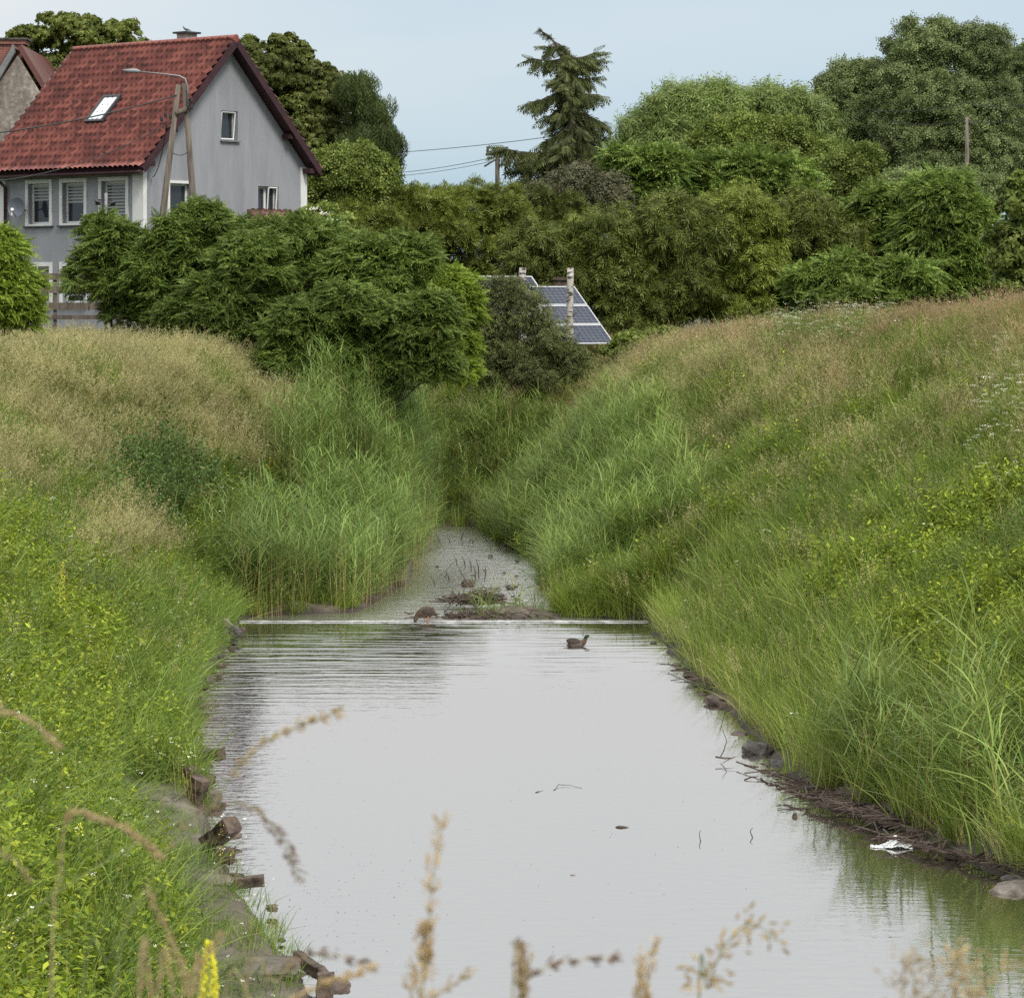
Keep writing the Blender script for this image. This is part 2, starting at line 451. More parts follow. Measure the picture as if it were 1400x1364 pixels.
# ------------------------------------------------------------------ water
def water_material(name, rip, calm, mud, base_refl, yfade=None, wild=0.0, tilt=(.008, .105)):
    m, nt, N, L, out = new_mat(name)
    d = N.new('ShaderNodeBsdfPrincipled')
    d.inputs['Base Color'].default_value = (*mud, 1); d.inputs['Roughness'].default_value = 0.5; d.inputs['Specular IOR Level'].default_value = 0
    gl = N.new('ShaderNodeBsdfGlossy'); gl.inputs['Roughness'].default_value = 0.015
    gl.inputs['Color'].default_value = (0.97, 0.96, 0.95, 1)
    fr = N.new('ShaderNodeFresnel'); fr.inputs['IOR'].default_value = 1.33
    a = N.new('ShaderNodeMath'); a.operation = 'MULTIPLY_ADD'; a.use_clamp = True
    a.inputs[1].default_value = 1.0 - base_refl; a.inputs[2].default_value = base_refl
    L.new(fr.outputs[0], a.inputs[0])
    mx = N.new('ShaderNodeMixShader'); L.new(a.outputs[0], mx.inputs[0]); L.new(d.outputs[0], mx.inputs[1]); L.new(gl.outputs[0], mx.inputs[2])
    # small ripples, crests across the line of sight
    n1 = noise_node(nt, 5.0, 3, 0.55, vscale=(0.55, 1.0, 1.0))
    n2 = noise_node(nt, 1.15, 2, 0.5, vscale=(0.30, 2.4, 1.0))
    g = N.new('ShaderNodeNewGeometry'); sp = N.new('ShaderNodeSeparateXYZ'); L.new(g.outputs['Position'], sp.inputs[0])
    if yfade:
        mr = N.new('ShaderNodeMapRange'); mr.inputs['From Min'].default_value = yfade[0]; mr.inputs['From Max'].default_value = yfade[1]
        L.new(sp.outputs['Y'], mr.inputs['Value']); amt = mr.outputs[0]
        pw = N.new('ShaderNodeMath'); pw.operation = 'POWER'; pw.inputs[1].default_value = 1.6; L.new(amt, pw.inputs[0]); amt = pw.outputs[0]
    s1 = N.new('ShaderNodeMath'); s1.operation = 'MULTIPLY'; s1.inputs[1].default_value = calm; L.new(n1.outputs['Fac'], s1.inputs[0])
    s2 = N.new('ShaderNodeMath'); s2.operation = 'MULTIPLY'; s2.inputs[1].default_value = rip; L.new(n2.outputs['Fac'], s2.inputs[0])
    if yfade:
        s3 = N.new('ShaderNodeMath'); s3.operation = 'MULTIPLY'; L.new(s2.outputs[0], s3.inputs[0]); L.new(amt, s3.inputs[1]); s2 = s3
    ad = N.new('ShaderNodeMath'); ad.operation = 'ADD'; L.new(s1.outputs[0], ad.inputs[0]); L.new(s2.outputs[0], ad.inputs[1])
    h = ad.outputs[0]
    if wild:
        n5 = noise_node(nt, 3.2, 5, 0.65, vscale=(0.6, 1.0, 1.0))
        s5 = N.new('ShaderNodeMath'); s5.operation = 'MULTIPLY_ADD'; s5.inputs[1].default_value = wild; L.new(n5.outputs['Fac'], s5.inputs[0]); L.new(h, s5.inputs[2]); h = s5.outputs[0]
    bp = N.new('ShaderNodeBump'); bp.inputs['Strength'].default_value = 1.0; bp.inputs['Distance'].default_value = 1.0
    L.new(h, bp.inputs['Height'])
    # added lean of normals toward the bridge: reflections catch higher sky, more farther out
    tl = N.new('ShaderNodeMapRange'); tl.inputs['From Min'].default_value = 30; tl.inputs['From Max'].default_value = 66
    tl.inputs['To Min'].default_value = tilt[0]; tl.inputs['To Max'].default_value = tilt[1]
    L.new(sp.outputs['Y'], tl.inputs['Value'])
    cb_ = N.new('ShaderNodeCombineXYZ'); L.new(tl.outputs[0], cb_.inputs['Y'])
    av = N.new('ShaderNodeVectorMath'); av.operation = 'SUBTRACT'; L.new(bp.outputs[0], av.inputs[0]); L.new(cb_.outputs[0], av.inputs[1])
    nv = N.new('ShaderNodeVectorMath'); nv.operation = 'NORMALIZE'; L.new(av.outputs[0], nv.inputs[0])
    L.new(nv.outputs[0], gl.inputs['Normal']); L.new(nv.outputs[0], fr.inputs['Normal'])
    L.new(mx.outputs[0], out.inputs[0])
    return m

M['pond'] = water_material('pond_water', 0.042, 0.0034, (0.055, 0.048, 0.036), 0.60, yfade=(50, YW))
M['stream'] = water_material('stream_water', 0.02, 0.006, (0.20, 0.19, 0.17), 0.60, wild=0.05, tilt=(.09, .09))
v = [(-9, 9, 0), (14, 9, 0), (14, YW, 0), (-9, YW, 0)]
o = mesh_obj('pond_water', fast_mesh('pond_water', v, [np.array([[0, 1, 2, 3]])], [M['pond']])); tag(o, kind='structure')
v = [(-9, YW + .10, 0.05), (6, YW + .10, 0.05), (6, 112, 0.05), (-9, 112, 0.05)]
o = mesh_obj('stream_water', fast_mesh('stream_water', v, [np.array([[0, 1, 2, 3]])], [M['stream']])); tag(o, kind='structure')

# weir: low timber sill with a white lip of falling water
mb = MB()
n = 60
xw = np.linspace(-6.1, 3.1, n)
for i in range(n - 1):
    j0, j1 = 0.012 * math.sin(i * 1.7), 0.012 * math.sin((i + 1) * 1.7)
    mb.obox((xw[i], YW + 0.0 + j0, -0.4), (xw[i + 1] - xw[i] - .001, 0, 0), (0, 0.10, 0), (0, 0, 0.43))
wr = empty('weir', (0, 0, 0))
tag(wr, 'low straight weir sill with a thin white line of falling water across the stream', 'weir')
mb.build('sill', M['wet_wood'], wr)
mb = MB()
lip = []
for i in range(240):
    x = -5.9 + 8.85 * i / 239
    lip.append(x)
for i in range(239):
    t0 = 0.012 + 0.014 * abs(math.sin(i * .37))
    hh = .052 + .003 * math.sin(i * .21)
    t1 = 0.012 + 0.014 * abs(math.sin((i + 1) * .37)); h1 = .052 + .003 * math.sin((i + 1) * .21)
    mb.add([(lip[i], YW - .03 - t0, .004), (lip[i + 1], YW - .03 - t1, .004), (lip[i + 1], YW + .10, h1), (lip[i], YW + .10, hh)], [(0, 1, 2, 3)], 0, True)
M['foam'] = plain('falling_water', (0.20, 0.21, 0.20), (0.46, 0.47, 0.47), 4, 0.35)
mb.build('water_lip', M['foam'], wr)
# ------------------------------------------------------------------ ground plants
LV = {}
LV['tan_head'] = leafy('seed_heads', (.14,.15,.072), (.235,.25,.13), (.33,.355,.20), 0.5, 1.13, 0.25, 0.8)
LV['pink_head'] = leafy('pink_seed_heads', (.13,.105,.062), (.205,.17,.105), (.275,.24,.15), 0.5, 1.13, 0.25, 0.8)
LV['tan_blade'] = leafy('dry_blades', (0.065, 0.095, 0.024), (0.13, 0.165, 0.052), (0.21, 0.23, 0.10), 0.4, 1.13, 0.3)
LV['green_blade'] = leafy('green_blades', (0.035, 0.075, 0.012), (0.075, 0.14, 0.024), (0.135, 0.20, 0.05), 0.4, 1.13, 0.35)
LV['lush'] = leafy('lush_blades', (0.055, 0.095, 0.013), (0.10, 0.165, 0.024), (0.17, 0.24, 0.05), 0.4, 1.13, 0.35)
LV['reed'] = leafy('reed_leaves', (0.036, 0.082, 0.016), (0.082, 0.158, 0.034), (0.15, 0.235, 0.066), 0.35, 1.13, 0.35, 0.5, 0.35)
LV['reed_bright'] = leafy('young_reed_leaves', (0.048, 0.10, 0.020), (0.092, 0.162, 0.033), (0.16, 0.235, 0.065), 0.35, 1.13, 0.35, 0.5, 0.35)
LV['weed'] = leafy('weed_leaves', (0.050, 0.095, 0.009), (0.118, 0.188, 0.016), (0.22, 0.295, 0.032), 0.5, 1.13, 0.35)
LV['dkweed'] = leafy('dark_weed_leaves', (0.018, 0.048, 0.010), (0.038, 0.085, 0.018), (0.07, 0.13, 0.03), 0.5, 1.13, 0.3)
LV['midweed'] = leafy('mid_weed_leaves', (0.035, 0.075, 0.014), (0.07, 0.13, 0.026), (0.13, 0.19, 0.05), 0.5, 1.13, 0.3)
LV['stem'] = leafy('stems', (0.09, 0.10, 0.03), (0.15, 0.15, 0.05), (0.24, 0.21, 0.10), 0.5, 1.13, 0.1)
LV['straw'] = leafy('straw', (.13,.14,.065), (.20,.21,.10), (.29,.30,.16), 0.5, 1.13, 0.1)
LV['white_fl'] = leafy('white_petals', (.38,.45,.38), (.47,.55,.47), (.54,.63,.55), 0.5, 1.0, 0.2)
LV['yellow_fl'] = leafy('yellow_petals', (.40,.42,.02), (.47,.53,.04), (.50,.59,.10), 0.5, 1.0, 0.2)

def strips(base, d0, h, w, bend, bdir, nseg, twist=None):
    """n tapered blades. base (n,3), d0 (n,3) start direction, h, w, bend (n,), bdir (n,3) droop direction"""
    n = len(base)
    t = np.linspace(0, 1, nseg + 1)
    side = np.cross(d0, bdir + 1e-3)
    side /= np.linalg.norm(side, axis=1, keepdims=True) + 1e-9
    if twist is not None:
        side = side * np.cos(twist)[:, None] + bdir * np.sin(twist)[:, None]
    V = []
    for k, tt in enumerate(t):
        c = base + d0 * (h * tt)[:, None] + bdir * (bend * h * tt ** 2)[:, None] - np.array([0, 0, 1.0]) * (bend ** 2 * h * 0.55 * tt ** 2.2)[:, None]
        ww = w * (1.0 - tt ** 1.6) * (0.65 + 0.7 * tt if nseg > 1 else 1)
        if k < nseg:
            V.append(c - side * (ww / 2)[:, None]); V.append(c + side * (ww / 2)[:, None])
        else: V.append(c)
    m = 2 * nseg + 1
    A = np.stack(V, 1).reshape(-1, 3)
    i0 = np.arange(n) * m
    quads = [np.stack([i0 + 2 * k, i0 + 2 * k + 1, i0 + 2 * k + 3, i0 + 2 * k + 2], 1) for k in range(nseg - 1)]
    tri = np.stack([i0 + 2 * nseg - 2, i0 + 2 * nseg - 1, i0 + 2 * nseg], 1)
    return A, (np.concatenate(quads) if quads else np.zeros((0, 4), int)), tri

class Bag:
    """stacks vertex arrays with quads/tris and material ids"""
    def __init__(s): s.v = []; s.q = []; s.t = []; s.mq = []; s.mt = []; s.n = 0
    def add(s, v, q=None, t=None, m=0):
        v = np.asarray(v, float)
        if q is not None and len(q): s.q.append(np.asarray(q) + s.n); s.mq.append(np.full(len(q), m))
        if t is not None and len(t): s.t.append(np.asarray(t) + s.n); s.mt.append(np.full(len(t), m))
        s.v.append(v); s.n += len(v)
    def mesh(s, name, mats):
        fl = []; mi = []
        if s.q: fl.append(np.concatenate(s.q)); mi.append(np.concatenate(s.mq))
        if s.t: fl.append(np.concatenate(s.t)); mi.append(np.concatenate(s.mt))
        return fast_mesh(name, np.concatenate(s.v), fl, mats, np.concatenate(mi))

def ndir(az, tilt):
    return np.stack([np.cos(az) * np.sin(tilt), np.sin(az) * np.sin(tilt), np.cos(tilt)], 1)

def norm(a): return a / (np.linalg.norm(a, axis=-1, keepdims=True) + 1e-9)

def grass_tuft(rg, n, rad, h0, h1, w, tilt, bend, nseg=3, m=0, bag=None, wind=None):
    bag = bag or Bag()
    az = rg.uniform(0, 2 * np.pi, n); r = rad * np.sqrt(rg.uniform(0, 1, n))
    base = np.stack([r * np.cos(az), r * np.sin(az), np.full(n, -0.04)], 1)
    a2 = az + rg.normal(0, 0.9, n)
    d = ndir(a2, np.abs(rg.normal(0, tilt, n)))
    bd = ndir(a2 + rg.normal(0, .4, n), np.full(n, np.pi / 2))
    if wind is not None: bd = norm(bd + np.array(wind))
    h = rg.uniform(h0, h1, n)
    v, q, t = strips(base, d, h, w * rg.uniform(0.6, 1.3, n), bend * rg.uniform(0.3, 1.4, n), bd, nseg, rg.uniform(-1.2, 1.2, n))
    bag.add(v, q, t, m)
    return bag

def diamonds(c, d, nrm, ln, wd, fold=0.0):
    """leaf quads: centre-base c, direction d, normal nrm"""
    s = norm(np.cross(d, nrm)); nn = np.cross(s, d)
    a = c; b = c + d * (ln * .45)[:, None] + s * (wd / 2)[:, None] + nn * (fold * wd)[:, None]
    e = c + d * ln[:, None] - nn * (0.12 * ln)[:, None]; f = c + d * (ln * .45)[:, None] - s * (wd / 2)[:, None] + nn * (fold * wd)[:, None]
    n = len(c)
    return np.stack([a, b, e, f], 1).reshape(-1, 3), np.arange(4 * n).reshape(n, 4)

def seed_tuft(rg, n, rad, h0, h1, head_l, head_w, nsp, bend=0.35, wind=(0.5, 0, 0)):
    """stalks with feathery drooping panicles: mats 0 stalk, 1 head"""
    bag = Bag()
    az = rg.uniform(0, 2 * np.pi, n); r = rad * np.sqrt(rg.uniform(0, 1, n))
    base = np.stack([r * np.cos(az), r * np.sin(az), np.full(n, -0.03)], 1)
    d = ndir(az + rg.normal(0, 1, n), np.abs(rg.normal(0, .16, n)))
    bd = norm(ndir(rg.uniform(0, 2 * np.pi, n), np.full(n, np.pi / 2)) + np.array(wind))
    h = rg.uniform(h0, h1, n); bnd = bend * rg.uniform(.4, 1.4, n)
    v, q, t = strips(base, d, h, np.full(n, 0.0045), bnd, bd, 3)
    bag.add(v, q, t, 0)
    # spikelets along the top of each stalk
    tt = rg.uniform(0, 1, (n, nsp)); T = 1 - tt * (head_l / h)[:, None]
    c = base[:, None] + d[:, None] * (h[:, None] * T)[..., None] + bd[:, None] * (bnd[:, None] * h[:, None] * T ** 2)[..., None] - np.array([0, 0, 1.]) * (bnd[:, None] ** 2 * h[:, None] * .55 * T ** 2.2)[..., None]
    dirs = norm(d[:, None] * 0.9 + bd[:, None] * (0.6 + bnd[:, None, None]) + rg.normal(0, .55, (n, nsp, 3)) + np.array([0, 0, -.25]))
    off = rg.normal(0, head_w, (n, nsp, 3)) * (0.3 + tt)[..., None]
    c = (c + off).reshape(-1, 3); dirs = dirs.reshape(-1, 3)
    k = len(c)
    vv, qq = diamonds(c, dirs, norm(rg.normal(0, 1, (k, 3))), rg.uniform(.02, .045, k), rg.uniform(.006, .012, k))
    bag.add(vv, qq, None, 1)
    return bag

def weed_tuft(rg, nst, rad, h0, h1, leaf, per, lw=0.42, droop=0.2, top=False):
    """upright leafy stems: mats 0 stem, 1 leaf, 2 flower"""
    bag = Bag()
    az = rg.uniform(0, 2 * np.pi, nst); r = rad * np.sqrt(rg.uniform(0, 1, nst))
    base = np.stack([r * np.cos(az), r * np.sin(az), np.full(nst, -0.03)], 1)
    d = ndir(az, np.abs(rg.normal(0, .2, nst))); h = rg.uniform(h0, h1, nst)
    v, q, t = strips(base, d, h, np.full(nst, .007), np.full(nst, .06), ndir(az, np.full(nst, np.pi / 2)), 2)
    bag.add(v, q, t, 0)
    T = (0.22 + 0.78 * (np.arange(per)[None, :] + rg.uniform(-.4, .4, (nst, per))) / per)
    c = base[:, None] + d[:, None] * (h[:, None] * T)[..., None]
    la = rg.uniform(0, 2 * np.pi, (nst, 1)) + np.arange(per)[None, :] * 2.4 + rg.normal(0, .2, (nst, per))
    el = rg.normal(0.35, .3, (nst, per)) - droop + 0.5 * (T > .85)
    ld = np.stack([np.cos(la) * np.cos(el), np.sin(la) * np.cos(el), np.sin(el)], -1)
    nr = norm(np.array([0, 0, 1.]) + rg.normal(0, .35, (nst, per, 3)))
    ln = leaf * rg.uniform(.6, 1.25, (nst, per)) * (1.15 - .55 * T)
    k = nst * per
    vv, qq = diamonds(c.reshape(-1, 3), ld.reshape(-1, 3), nr.reshape(-1, 3), ln.ravel(), ln.ravel() * lw, 0.12)
    bag.add(vv, qq, None, 1)
    return bag

def reed_clump(rg, nst, rad, h0, h1):
    """tall reeds: stiff stem with long arching ribbon leaves; mats 0 stem 1 leaf"""
    bag = Bag()
    az = rg.uniform(0, 2 * np.pi, nst); r = rad * np.sqrt(rg.uniform(0, 1, nst))
    base = np.stack([r * np.cos(az), r * np.sin(az), np.full(nst, -0.1)], 1)
    d = ndir(rg.uniform(0, 2 * np.pi, nst), np.abs(rg.normal(0, .10, nst))); h = rg.uniform(h0, h1, nst)
    v, q, t = strips(base, d, h, np.full(nst, .011), np.full(nst, .03), ndir(az, np.full(nst, np.pi / 2)), 2)
    bag.add(v, q, t, 0)
    per = 9
    T = 0.16 + 0.84 * (np.arange(per)[None, :] + rg.uniform(-.3, .3, (nst, per))) / per
    c = (base[:, None] + d[:, None] * (h[:, None] * T)[..., None]).reshape(-1, 3)
    la = (rg.uniform(0, 2 * np.pi, (nst, 1)) + np.arange(per)[None, :] * np.pi + rg.normal(0, .35, (nst, per))).ravel()
    k = nst * per; Tk = T.ravel()
    tilt = np.clip(rg.normal(0.75, .22, k) - 0.35 * (Tk > .85), .08, 1.5)
    bd = ndir(la, np.full(k, np.pi / 2)); ld = ndir(la, tilt)
    ln = rg.uniform(.30, .62, k) * (0.75 + .5 * np.sin(Tk * 3))
    v, q, t = strips(c, ld, ln, rg.uniform(.016, .028, k), rg.uniform(.25, .9, k), bd, 4, rg.uniform(-.5, .5, k))
    bag.add(v, q, t, 1)
    return bag

def flower_heads(rg, n, rad, h0, h1, size, per, umbel=True):
    bag = Bag()
    az = rg.uniform(0, 2 * np.pi, n); r = rad * np.sqrt(rg.uniform(0, 1, n))
    base = np.stack([r * np.cos(az), r * np.sin(az), np.full(n, 0.)], 1)
    d = ndir(az, np.abs(rg.normal(0, .15, n))); h = rg.uniform(h0, h1, n)
    v, q, t = strips(base, d, h, np.full(n, .006), np.full(n, .05), ndir(az, np.full(n, np.pi / 2)), 2)
    bag.add(v, q, t, 0)
    tip = base + d * h[:, None]
    c = (tip[:, None] + rg.normal(0, 1, (n, per, 3)) * np.array([size, size, size * .25 if umbel else size * 2])).reshape(-1, 3)
    k = len(c)
    vv, qq = diamonds(c, norm(rg.normal(0, 1, (k, 3)) * [1, 1, .3]), norm(np.array([0, 0, 1.]) + rg.normal(0, .3, (k, 3))), np.full(k, .016), np.full(k, .015))
    bag.add(vv, qq, None, 1)
    return bag

def variants(name, fn, count, mats):
    c = bpy.data.collections.new(name)
    for i in range(count):
        me = fn(np.random.default_rng(100 + i * 7 + len(name))).mesh(name + '_plant', mats)
        c.objects.link(bpy.data.objects.new(name + '_plant', me))
    return c

def scatter(name, coll, nvar, P, rz, sc, tilt=0.12, label=None, cat=None):
    """one stuff object: the points of its mesh each carry a plant"""
    n = len(P)
    if n == 0: return
    me = bpy.data.meshes.new(name)
    me.vertices.add(n); me.vertices.foreach_set('co', np.asarray(P, np.float32).ravel())
    a = me.attributes.new('rot', 'FLOAT_VECTOR', 'POINT')
    rot = np.stack([rng.normal(0, tilt, n), rng.normal(0, tilt, n), rz], 1)
    a.data.foreach_set('vector', rot.astype(np.float32).ravel())
    a = me.attributes.new('scl', 'FLOAT', 'POINT'); a.data.foreach_set('value', np.asarray(sc, np.float32))
    a = me.attributes.new('idx', 'INT', 'POINT'); a.data.foreach_set('value', rng.integers(0, nvar, n).astype(np.int32))
    o = mesh_obj(name, me)
    ng = bpy.data.node_groups.new(name, 'GeometryNodeTree')
    ng.interface.new_socket('Geometry', in_out='INPUT', socket_type='NodeSocketGeometry')
    ng.interface.new_socket('Geometry', in_out='OUTPUT', socket_type='NodeSocketGeometry')
    gi = ng.nodes.new('NodeGroupInput'); go = ng.nodes.new('NodeGroupOutput')
    ip = ng.nodes.new('GeometryNodeInstanceOnPoints'); ci = ng.nodes.new('GeometryNodeCollectionInfo')
    ci.inputs['Collection'].default_value = coll
    ci.inputs['Separate Children'].default_value = True; ci.inputs['Reset Children'].default_value = True
    def na(nm, ty):
        x = ng.nodes.new('GeometryNodeInputNamedAttribute'); x.data_type = ty; x.inputs['Name'].default_value = nm
        return x.outputs['Attribute']
    L = ng.links
    L.new(gi.outputs[0], ip.inputs['Points']); L.new(ci.outputs[0], ip.inputs['Instance'])
    ip.inputs['Pick Instance'].default_value = True
    L.new(na('idx', 'INT'), ip.inputs['Instance Index'])
    L.new(na('rot', 'FLOAT_VECTOR'), ip.inputs['Rotation'])
    L.new(na('scl', 'FLOAT'), ip.inputs['Scale'])
    L.new(ip.outputs[0], go.inputs[0])
    md = o.modifiers.new('plants', 'NODES'); md.node_group = ng
    tag(o, label, cat, kind='stuff')
    return o

def prj(x, y, z): return 700 + F * x / y, HY + F * (CZ - z) / y

# candidate ground points, even over the ground (denser on the small banks just behind the weir)
NP = 96000
px_ = rng.uniform(-27, 24, NP); py_ = rng.uniform(22, 128, NP)
px_[:500] = np.concatenate([rng.uniform(-5.9, -2.9, 220), rng.uniform(1.1, 3.4, 280)]); py_[:500] = rng.uniform(YW + .12, YW + 1.6, 500)
hz = height(px_, py_)
slp = np.hypot(height(px_ + .3, py_) - hz, height(px_, py_ + .3) - hz) / .3
U, V_ = prj(px_, py_, hz + 0.3)
keep = ((hz > 0.08) | ((hz > .055) & (py_ > YW))) & (U > -160) & (U < 1560) & (V_ < 1560) & ((py_ > YW) | (hz > 0.1)) & ~((py_ > 114) & (hz > 4.95) & (rng.uniform(0, 1, NP) < .55))
X_, Y_, Z_, U, V_ = px_[keep], py_[keep], hz[keep], U[keep], V_[keep]
xl_, xr_ = edges(Y_)
SL, SR = xl_ - X_, X_ - xr_
U2 = U + 45 * wob(X_, Y_, 1.3, 4) + rng.normal(0, 16, len(U)); V2 = V_ + 30 * wob(X_, Y_, 1.1, 9) + rng.normal(0, 13, len(U))
left = SL > SR
T = np.full(len(U), 'grass', dtype=object)
rnd = rng.uniform(0, 1, len(U)); rnd2 = rng.uniform(0, 1, len(U))
pch = wob(X_, Y_, 0.55, 2.); pch2 = wob(X_, Y_, 0.8, 6.)
# left bank
l_line = 665 - 0.13 * U2 + 20 * pch
tanL = left & (V2 < l_line)
T[tanL] = 'tan'
T[tanL & (pch2 > .35) & (rnd < .6)] = 'grass'
T[left & (((U2 - 165) / 70) ** 2 + ((V2 - 725) / 50) ** 2 < 1)] = 'tan'
T[left & (((U2 - 225) / 75) ** 2 + ((V2 - 655) / 48) ** 2 < 1)] = 'dkweed'
wl_ = left & (SL > 1.1) & (V2 > 690 + np.clip((U2 - 60), 0, 999) * 1.2)
T[wl_] = 'weed'
T[wl_ & (pch > .3) & (rnd < .7)] = 'grass'
T[wl_ & (pch < -.45)] = 'midweed'
T[left & (V_ > 1120) & (SL > 1.5) & (rnd < .35)] = 'grass'
T[left & (Y_ > YW + .1) & (SL < 4.6 - 1.7 * sstep(78, 88, Y_)) & (U2 > 395 - 60 * (Y_ < YW + 5)) & (Y_ < 103)] = 'reed'
T[left & (SL < 1.45) & (Y_ < 46)] = 'ledge'
T[left & (SL < .5) & (Y_ < YW)] = 'ledge'
T[left & (SL > 1.5) & (SL < 2.3) & (Y_ < 44) & (rnd < .5)] = 'grass'
T[left & (SL < 1.5) & (SL > .25) & (Y_ > 45) & (Y_ < YW) & (rnd < .8)] = 'grass'
# right bank
rt = ~left
T[rt & ((pch2 > -.15) | ((V2 < 610) & (pch2 > -.6)))] = 'tan'
T[rt & (rnd < .25) & (T == 'tan')] = 'grass'
T[rt & (V2 > 560) & (rnd2 < .6) & (T == 'tan')] = 'grass'
T[rt & (V2 > 640) & (T == 'tan') & (rnd < .55)] = 'midweed'
T[rt & (Z_ > 5.0) & (V2 < 480)] = 'pink'
T[rt & (U2 < 1050) & (U2 > 830) & (V2 < 520) & (V2 > 700 - U2 * .28) & (V2 < 745 - U2 * .28)] = 'pink'
T[rt & (((U2 - 1165) / 130) ** 2 + ((V2 - 480) / 50) ** 2 < .8) & (rnd < .6)] = 'pink'
T[rt & (((U2 - 1130) / 110) ** 2 + ((V2 - 460) / 22) ** 2 < 1)] = 'midweed'
wr_ = rt & (U2 > 930) & (V2 > 640 + (1400 - U2) * .52) & (SR > 1.6)
T[wr_] = 'weed'
T[wr_ & (pch < -.4)] = 'midweed'
T[wr_ & (pch > .35) & (rnd < .5)] = 'grass'
T[rt & (U2 > 1190) & (V2 < 640) & (V2 > 430) & (pch > -.1) & (rnd < .75)] = 'lush'
T[rt & (SR > .1) & (SR < 3.4) & (Y_ > YW + 3) & (Y_ < 100)] = 'reed2'
T[rt & (SR < 3) & (SR > .1) & (Y_ > YW) & (Y_ < YW + 4)] = 'grass'
T[(Y_ > YW) & (Y_ < YW + 7) & (SL < 0) & (SR < 0.2) & (X_ < 1.3) & (X_ > -2.6)] = 'barside'
T[(Y_ > YW + .15) & (Y_ < YW + 3) & (X_ < -2.9) & (X_ > -5.9)] = 'reed'
T[rt & (SR < 2.0) & (Y_ < YW + 3)] = 'shore'
T[rt & (SR < 2.0) & (SR > .6) & (Y_ < YW + 3) & (rnd2 < .35)] = 'midweed'
T[rt & (SR < 3.0) & (SR > 1.4) & (Y_ < 60) & (rnd < .45)] = 'shore'
T[(Y_ > 101) & (np.abs(X_ + 1) < 4)] = 'lush'
T[(Y_ > 101) & (np.abs(X_ + 1) < 4) & (rnd < .4)] = 'tan'
T[(Y_ > 104) & (rnd2 < .3)] = 'midweed'
T[(Y_ > 100.3) & (Y_ < 106) & (X_ > -4.5) & (X_ < 1.5) & (rnd < .35)] = 'reed2'
T[(Y_ > YW + .12) & (Y_ < YW + 3) & (X_ < -2.9) & (X_ > -5.9) & (rnd2 < .45)] = 'lush'
T[(Y_ > YW + .12) & (Y_ < YW + 2.5) & (X_ > 1.1) & (X_ < 3.4)] = 'lush'

def sel(mask, dens=1.0):
    m = mask & (rng.uniform(0, 1, len(U)) < dens)
    return np.stack([X_[m], Y_[m], Z_[m]], 1), m
WND = (0.55, 0.0, 0.0)
c_tan = variants('tan_grass', lambda g: seed_tuft(g, 24, .26, .55, .95, .26, .014, 15, .42, WND), 5, [LV['stem'], LV['tan_head']])
c_pink = variants('pink_grass', lambda g: seed_tuft(g, 24, .26, .6, 1.0, .24, .013, 15, .28, (-.4, 0, 0)), 4, [LV['stem'], LV['pink_head']])
c_dry = variants('dry_grass', lambda g: grass_tuft(g, 36, .26, .3, .75, .013, .38, .6, 3), 4, [LV['tan_blade']])
c_green = variants('green_grass', lambda g: grass_tuft(g, 40, .24, .3, .85, .016, .32, .55, 4), 5, [LV['green_blade']])
c_lush = variants('lush_grass', lambda g: grass_tuft(g, 34, .22, .3, .95, .019, .30, .6, 4), 5, [LV['lush']])
c_weed = variants('leafy_weed', lambda g: weed_tuft(g, 9, .22, .35, .75, .13, 16), 5, [LV['stem'], LV['weed']])
c_dk = variants('dark_weed', lambda g: weed_tuft(g, 9, .26, .5, 1.1, .13, 14, .5), 4, [LV['stem'], LV['dkweed']])
c_mid = variants('mid_weed', lambda g: weed_tuft(g, 8, .24, .4, .85, .10, 15, .3), 4, [LV['stem'], LV['midweed']])
c_reed = variants('reed', lambda g: reed_clump(g, 7, .30, 1.35, 2.15), 5, [LV['stem'], LV['reed']])
c_reed2 = variants('young_reed', lambda g: reed_clump(g, 7, .30, 1.0, 1.6), 5, [LV['stem'], LV['reed_bright']])
c_short = variants('short_grass', lambda g: grass_tuft(g, 40, .17, .06, .2, .007, .5, .5, 2), 4, [LV['green_blade']])
c_shore = variants('shore_grass', lambda g: grass_tuft(g, 22, .18, .35, 1.2, .016, .20, .36, 4, 1, grass_tuft(g, 16, .2, .3, .9, .009, .32, .4, 3, 0)), 5, [LV['straw'], LV['lush']])
c_white = variants('white_flower', lambda g: flower_heads(g, 4, .25, .7, 1.0, .035, 22), 3, [LV['stem'], LV['white_fl']])
c_daisy = variants('small_white_flower', lambda g: flower_heads(g, 3, .12, .4, .8, .012, 7), 3, [LV['stem'], LV['white_fl']])
c_yel = variants('yellow_flower', lambda g: flower_heads(g, 3, .15, .4, .75, .018, 12, False), 3, [LV['stem'], LV['yellow_fl']])

def put(name, coll, nv, mask, dens, s0, s1, tilt, label, cat, align=None):
    P, m = sel(mask, dens)
    rz = rng.uniform(0, 2 * np.pi, len(P)) if align is None else rng.normal(align, .5, len(P))
    clump = 1.0 + .28 * wob(P[:, 0], P[:, 1], 1.9, len(name)) + .2 * wob(P[:, 0], P[:, 1], 5.3, len(name) + 1.)
    scatter(name, coll, nv, P, rz, rng.uniform(s0, s1, len(P)) * clump, tilt, label, cat)

